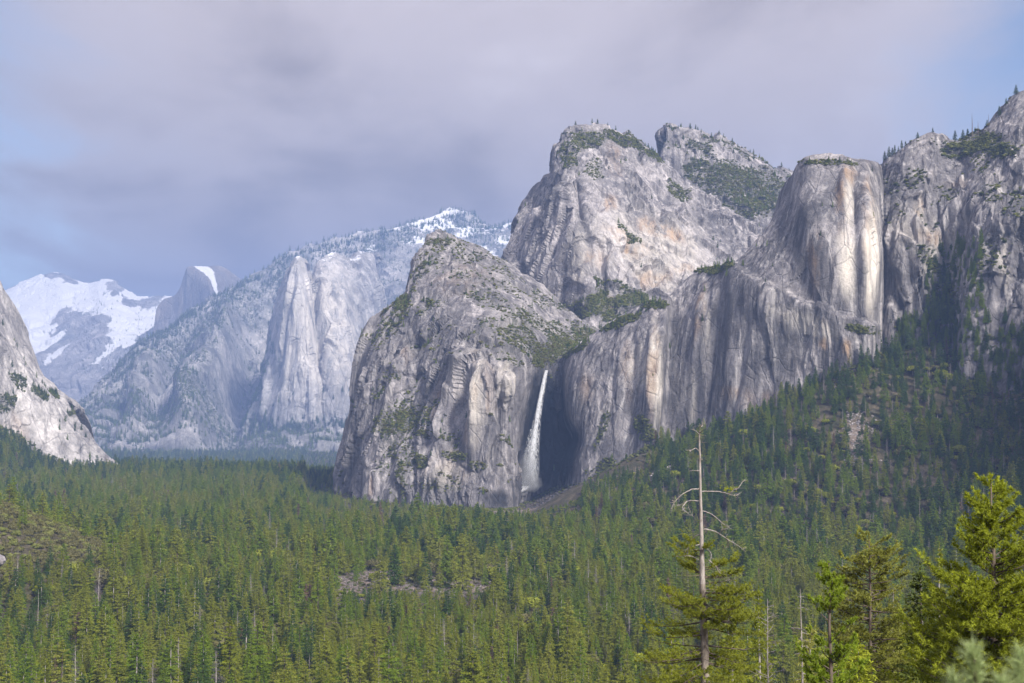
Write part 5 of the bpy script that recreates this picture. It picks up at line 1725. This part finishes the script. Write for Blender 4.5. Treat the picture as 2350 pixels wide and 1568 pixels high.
# ------------------------------------------------------------------ the waterfall
def water_mat(name, dens, col=(0.86, 0.88, 0.92), sx=0.45):
    m_, t = new_mat(name)
    geo = nd(t, 'ShaderNodeNewGeometry')
    r = ramp(t, [(0.5 - 0.28 * dens, 0.0), (0.72 - 0.2 * dens, 1.0)])
    f_ = mth(t, 'MULTIPLY', noise(t, geo.outputs['Position'], sx, 5, 0.65, 0.3, (1, 1, 0.10)), 1.0)
    t.links.new(f_, r.inputs[0])
    fac = mth(t, 'MULTIPLY', r.outputs[0], attr(t, 'fade'))
    d1 = nd(t, 'ShaderNodeBsdfDiffuse'); d1.inputs[0].default_value = (*col, 1)
    d2 = nd(t, 'ShaderNodeBsdfTranslucent'); d2.inputs[0].default_value = (*col, 1)
    mm = nd(t, 'ShaderNodeMixShader', i_Fac=0.4)
    t.links.new(d1.outputs[0], mm.inputs[1]); t.links.new(d2.outputs[0], mm.inputs[2])
    tp = nd(t, 'ShaderNodeBsdfTransparent')
    mx = nd(t, 'ShaderNodeMixShader')
    t.links.new(fac, mx.inputs[0]); t.links.new(tp.outputs[0], mx.inputs[1]); t.links.new(mm.outputs[0], mx.inputs[2])
    o = nd(t, 'ShaderNodeOutputMaterial')
    t.links.new(mx.outputs[0], o.inputs[0])
    return m_


def fall_sheet(path, mat, seed, bulge=0.5):
    """path: (px, py, d, half-width px); a rounded tongue of falling water"""
    g = np.random.RandomState(seed)
    pth = np.array(path, dtype=np.float64)
    tt = np.linspace(0, len(pth) - 1, 90)
    pth = cr_axis(pth, tt)
    nx = 15
    a = np.linspace(-1, 1, nx)
    vs, fd = [], []
    for i, (px_, py_, d_, hw) in enumerate(pth):
        c = P(px_, py_, d_)
        w = hw * d_ / F
        for k, s in enumerate(a):
            vs.append(c + np.array([s * w, -bulge * w * math.sqrt(max(0, 1 - s * s)), 0]))
            fd.append((1 - abs(s) ** 2.2) ** 0.8 * min(1, (len(pth) - i) / 12))
    vs = np.array(vs)
    vs += 0.35 * np.stack([pn(vs * [0.2, 0.2, 0.06], seed), pn(vs * [0.2, 0.2, 0.06], seed + 9), 0 * vs[:, 0]], 1)
    i = np.arange(len(pth) - 1)[:, None] * nx
    j = np.arange(nx - 1)[None, :]
    fc = np.stack([i + j, i + j + 1, i + nx + j + 1, i + nx + j], -1).reshape(-1, 4)
    return mesh_np('water', vs, fc, [mat], {'fade': np.array(fd)}, smooth=True)


DF = 2262.0
fb = P(1215, 1112, DF)
wf = empty('waterfall', (0, 0, 0), label='tall white ribbon waterfall dropping down the dark damp alcove', category='waterfall')
core = [(1254, 850, 2284, 4.5), (1249, 872, 2266, 5.0), (1241, 910, 2250, 5.2), (1233, 955, 2234, 5.6), (1227, 1000, 2222, 6.5), (1221, 1045, 2212, 9), (1214, 1085, 2206, 12), (1204, 1120, 2202, 15)]
veil = [(1250, 872, 2268, 6), (1242, 910, 2254, 7), (1234, 955, 2239, 9), (1227, 1000, 2227, 13), (1220, 1045, 2217, 19), (1214, 1085, 2211, 25), (1206, 1122, 2207, 30)]
wisp = [(1222, 985, 2232, 8), (1216, 1030, 2222, 14), (1211, 1075, 2214, 20), (1207, 1118, 2208, 22)]
link('water_ribbon', fall_sheet(core, water_mat('water_dense', 1.0), 1), wf)
link('water_veil', fall_sheet(veil, water_mat('water_veil', 0.42), 2), wf)
link('water_wisp', fall_sheet(wisp, water_mat('water_wisp', 0.2, sx=0.3), 3), wf)
CAS = [[(1206, 1116, 2190, 14), (1194, 1125, 2180, 13), (1182, 1132, 2172, 10), (1171, 1138, 2165, 7)], [(1173, 1134, 2162, 7), (1169, 1144, 2156, 5), (1166, 1155, 2150, 5), (1165, 1162, 2146, 4.5)], [(1142, 1156, 2150, 1.5), (1141, 1163, 2148, 2.2), (1140, 1171, 2146, 2.5), (1139, 1174, 2145, 2)]]
for i, c in enumerate(CAS):
    link('cascade', fall_sheet(c, water_mat('water_cascade%d' % i, 0.9), 5 + i, 0.3), wf)


def blob(seed, c, r, sc, nu=22, nv_=14):
    g = np.random.RandomState(seed)
    th = np.linspace(0, 2 * PI, nu, endpoint=False)
    ph = np.linspace(0.02, PI - 0.02, nv_)
    d = np.stack([np.outer(np.sin(ph), np.cos(th)), np.outer(np.sin(ph), np.sin(th)), np.outer(np.cos(ph), np.ones(nu))], -1).reshape(-1, 3)
    v = d * np.array(r) * (1 + 0.35 * fbm(d * sc + seed, 3, seed))[:, None] + c
    i = np.arange(nv_ - 1)[:, None] * nu
    j = np.arange(nu)[None, :]
    f = np.stack([i + j, i + nu + j, i + nu + (j + 1) % nu, i + (j + 1) % nu], -1).reshape(-1, 4)
    capt = np.arange(nu); 
    v = np.concatenate([v, [c + np.array([0, 0, r[2]])], [c - np.array([0, 0, r[2]])]])
    k = len(v)
    tri = [(k - 2, a, (a + 1) % nu) for a in range(nu)] + [(k - 1, (nv_ - 1) * nu + (a + 1) % nu, (nv_ - 1) * nu + a) for a in range(nu)]
    M = MB()
    M.add(v, np.array(f))
    M.f.append(np.array(tri))
    return M


mm_, t = new_mat('spray')
pv = nd(t, 'ShaderNodeVolumePrincipled')
pv.inputs['Color'].default_value = (0.93, 0.95, 1.0, 1)
pv.inputs['Density'].default_value = 0.030
mo = nd(t, 'ShaderNodeOutputMaterial')
t.links.new(pv.outputs[0], mo.inputs['Volume'])
for i, (px_, py_, d_, rx, ry, rz) in enumerate([(1208, 1096, 2194, 18, 9, 20), (1198, 1116, 2188, 26, 10, 9), (1215, 1062, 2200, 12, 7, 20), (1182, 1124, 2166, 22, 8, 10), (1220, 1110, 2186, 18, 8, 14), (1206, 1080, 2190, 20, 8, 26)]):
    link('mist', blob(70 + i, P(px_, py_, d_), (rx, ry, rz), 1.6).mesh('mist', mm_, True), wf)

# ------------------------------------------------------------------ fallen stones
def stone_mesh(seed):
    g = np.random.RandomState(seed)
    M = blob(seed, np.zeros(3), (1, 0.8, 0.65), 1.3, 9, 6)
    v, f = M.arr()
    # coarse block
    d = unit(v)
    pl = unit(g.normal(size=(11, 3)))
    off = g.uniform(0.55, 0.95, 11)
    s = np.min(np.where(d @ pl.T > 0.05, off / np.maximum(d @ pl.T, 0.05), 9), axis=1)
    return d * np.minimum(s, 1.15)[:, None] * np.array([1, 0.85, 0.7]), f


SM = [stone_mesh(s) for s in range(4)]


def stones(name, label, mat, spots):
    M = MB()
    for (c, r, k, a) in spots:
        v, f = SM[k]
        ca, sa = math.cos(a), math.sin(a)
        v = v @ np.array([[ca, sa, 0], [-sa, ca, 0], [0, 0, 1]]) * r + c
        M.add(v, f)
    me = M.mesh(name, mat)
    for an in ('stain', 'pale', 'wet_shade', 'veg', 'snow'):
        me.attributes.new(an, 'FLOAT', 'POINT')
    link(name, me, kind='stuff', label=label)


gs = np.random.RandomState(3)
sp = []
for k in range(420):
    px_, py_ = gs.normal(1235, 45), 0
    d_ = gs.uniform(2060, 2235)
    xx = float(P(px_, 1150, d_)[0])
    sp.append((np.array([xx, d_, float(ground_h(np.array([xx]), np.array([d_]))[0])]), gs.uniform(0.8, 3.4), gs.randint(4), gs.uniform(0, 6)))
stones('rubble_pile', 'dark damp boulders heaped below the waterfall', STONE_WET, sp)
sp = []
for (cx_, cy_, d_, rx, ry, n_) in ((1965, 960, 1690, 24, 80, 420), (1540, 1150, 1830, 34, 24, 200), (1100, 1340, 1200, 0, 0, 0)):
    w = P(cx_, cy_, d_)
    for k in range(n_):
        yy = w[1] + gs.uniform(-1, 1) * ry
        xx = w[0] + gs.normal(0, 0.45) * rx + 0.25 * (yy - w[1])
        sp.append((np.array([xx, yy, float(ground_h(np.array([xx]), np.array([yy]))[0])]), gs.uniform(0.5, 2.4), gs.randint(4), gs.uniform(0, 6)))
for k in range(160):
    xx, yy = -75 + gs.normal(0, 40), 1200 + gs.normal(0, 40)
    sp.append((np.array([xx, yy, float(ground_h(np.array([xx]), np.array([yy]))[0])]), gs.uniform(0.3, 1.3), gs.randint(4), gs.uniform(0, 6)))
stones('talus', 'grey stone chutes and scattered stones among the trees', STONE, sp)
w = P(-40, 1262, 930)
M = blob(88, np.array([w[0] - 8, w[1], w[2] - 9]), (22, 16, 9), 1.6)
me = M.mesh('rock_slab', STONE, False)
for an in ('stain', 'pale', 'wet_shade', 'veg', 'snow'):
    me.attributes.new(an, 'FLOAT', 'POINT')
link('rock_slab', me, label='bare grey rock slab poking out of the brushy knoll', category='rock')

# ------------------------------------------------------------------ blurred pine tips right in front of the lookout
gp = np.random.RandomState(9)
sx0 = float(P(2300, 1568, 3.4)[0])
bz = float(ground_h(np.array([sx0]), np.array([3.4]))[0])
sb = np.array([sx0, 3.4, bz])
sap = empty('pine_sapling', sb, label='out of focus pale green pine tips in the bottom right corner', category='sapling')
St, Nn = MB(), MB()
tips = [(2232, 1500, 3.3), (2345, 1510, 3.5), (2300, 1575, 3.2), (2190, 1570, 3.4), (2390, 1560, 3.3)]
St.tube([(0, 0, -0.05), (0.0, 0, 0.35), (0.01, 0, 0.6)], [0.022, 0.018, 0.012], 7)
for (a, b, d_) in tips:
    e = P(a, b, d_) - sb
    o = np.array([0, 0, 0.45])
    m0 = 0.5 * (o + e) + np.array([0, 0, -0.03])
    St.tube([o, m0, e], [0.011, 0.009, 0.006], 6)
    u0 = np.linspace(0.72, 1.0, 16)[:, None]
    pos = m0 + (e - m0) * u0
    needles(Nn, pos, np.repeat((e - m0)[None] * 0.5 + [[0, 0, 0.05]], 16, 0), 26, 0.062, 0.0042, 0.55, gp)
link('stem', St.mesh('stem', BARK, True), sap)
link('needles', Nn.mesh('needles', FOL['bud']), sap)
print('done', round(time.time() - T0, 1))
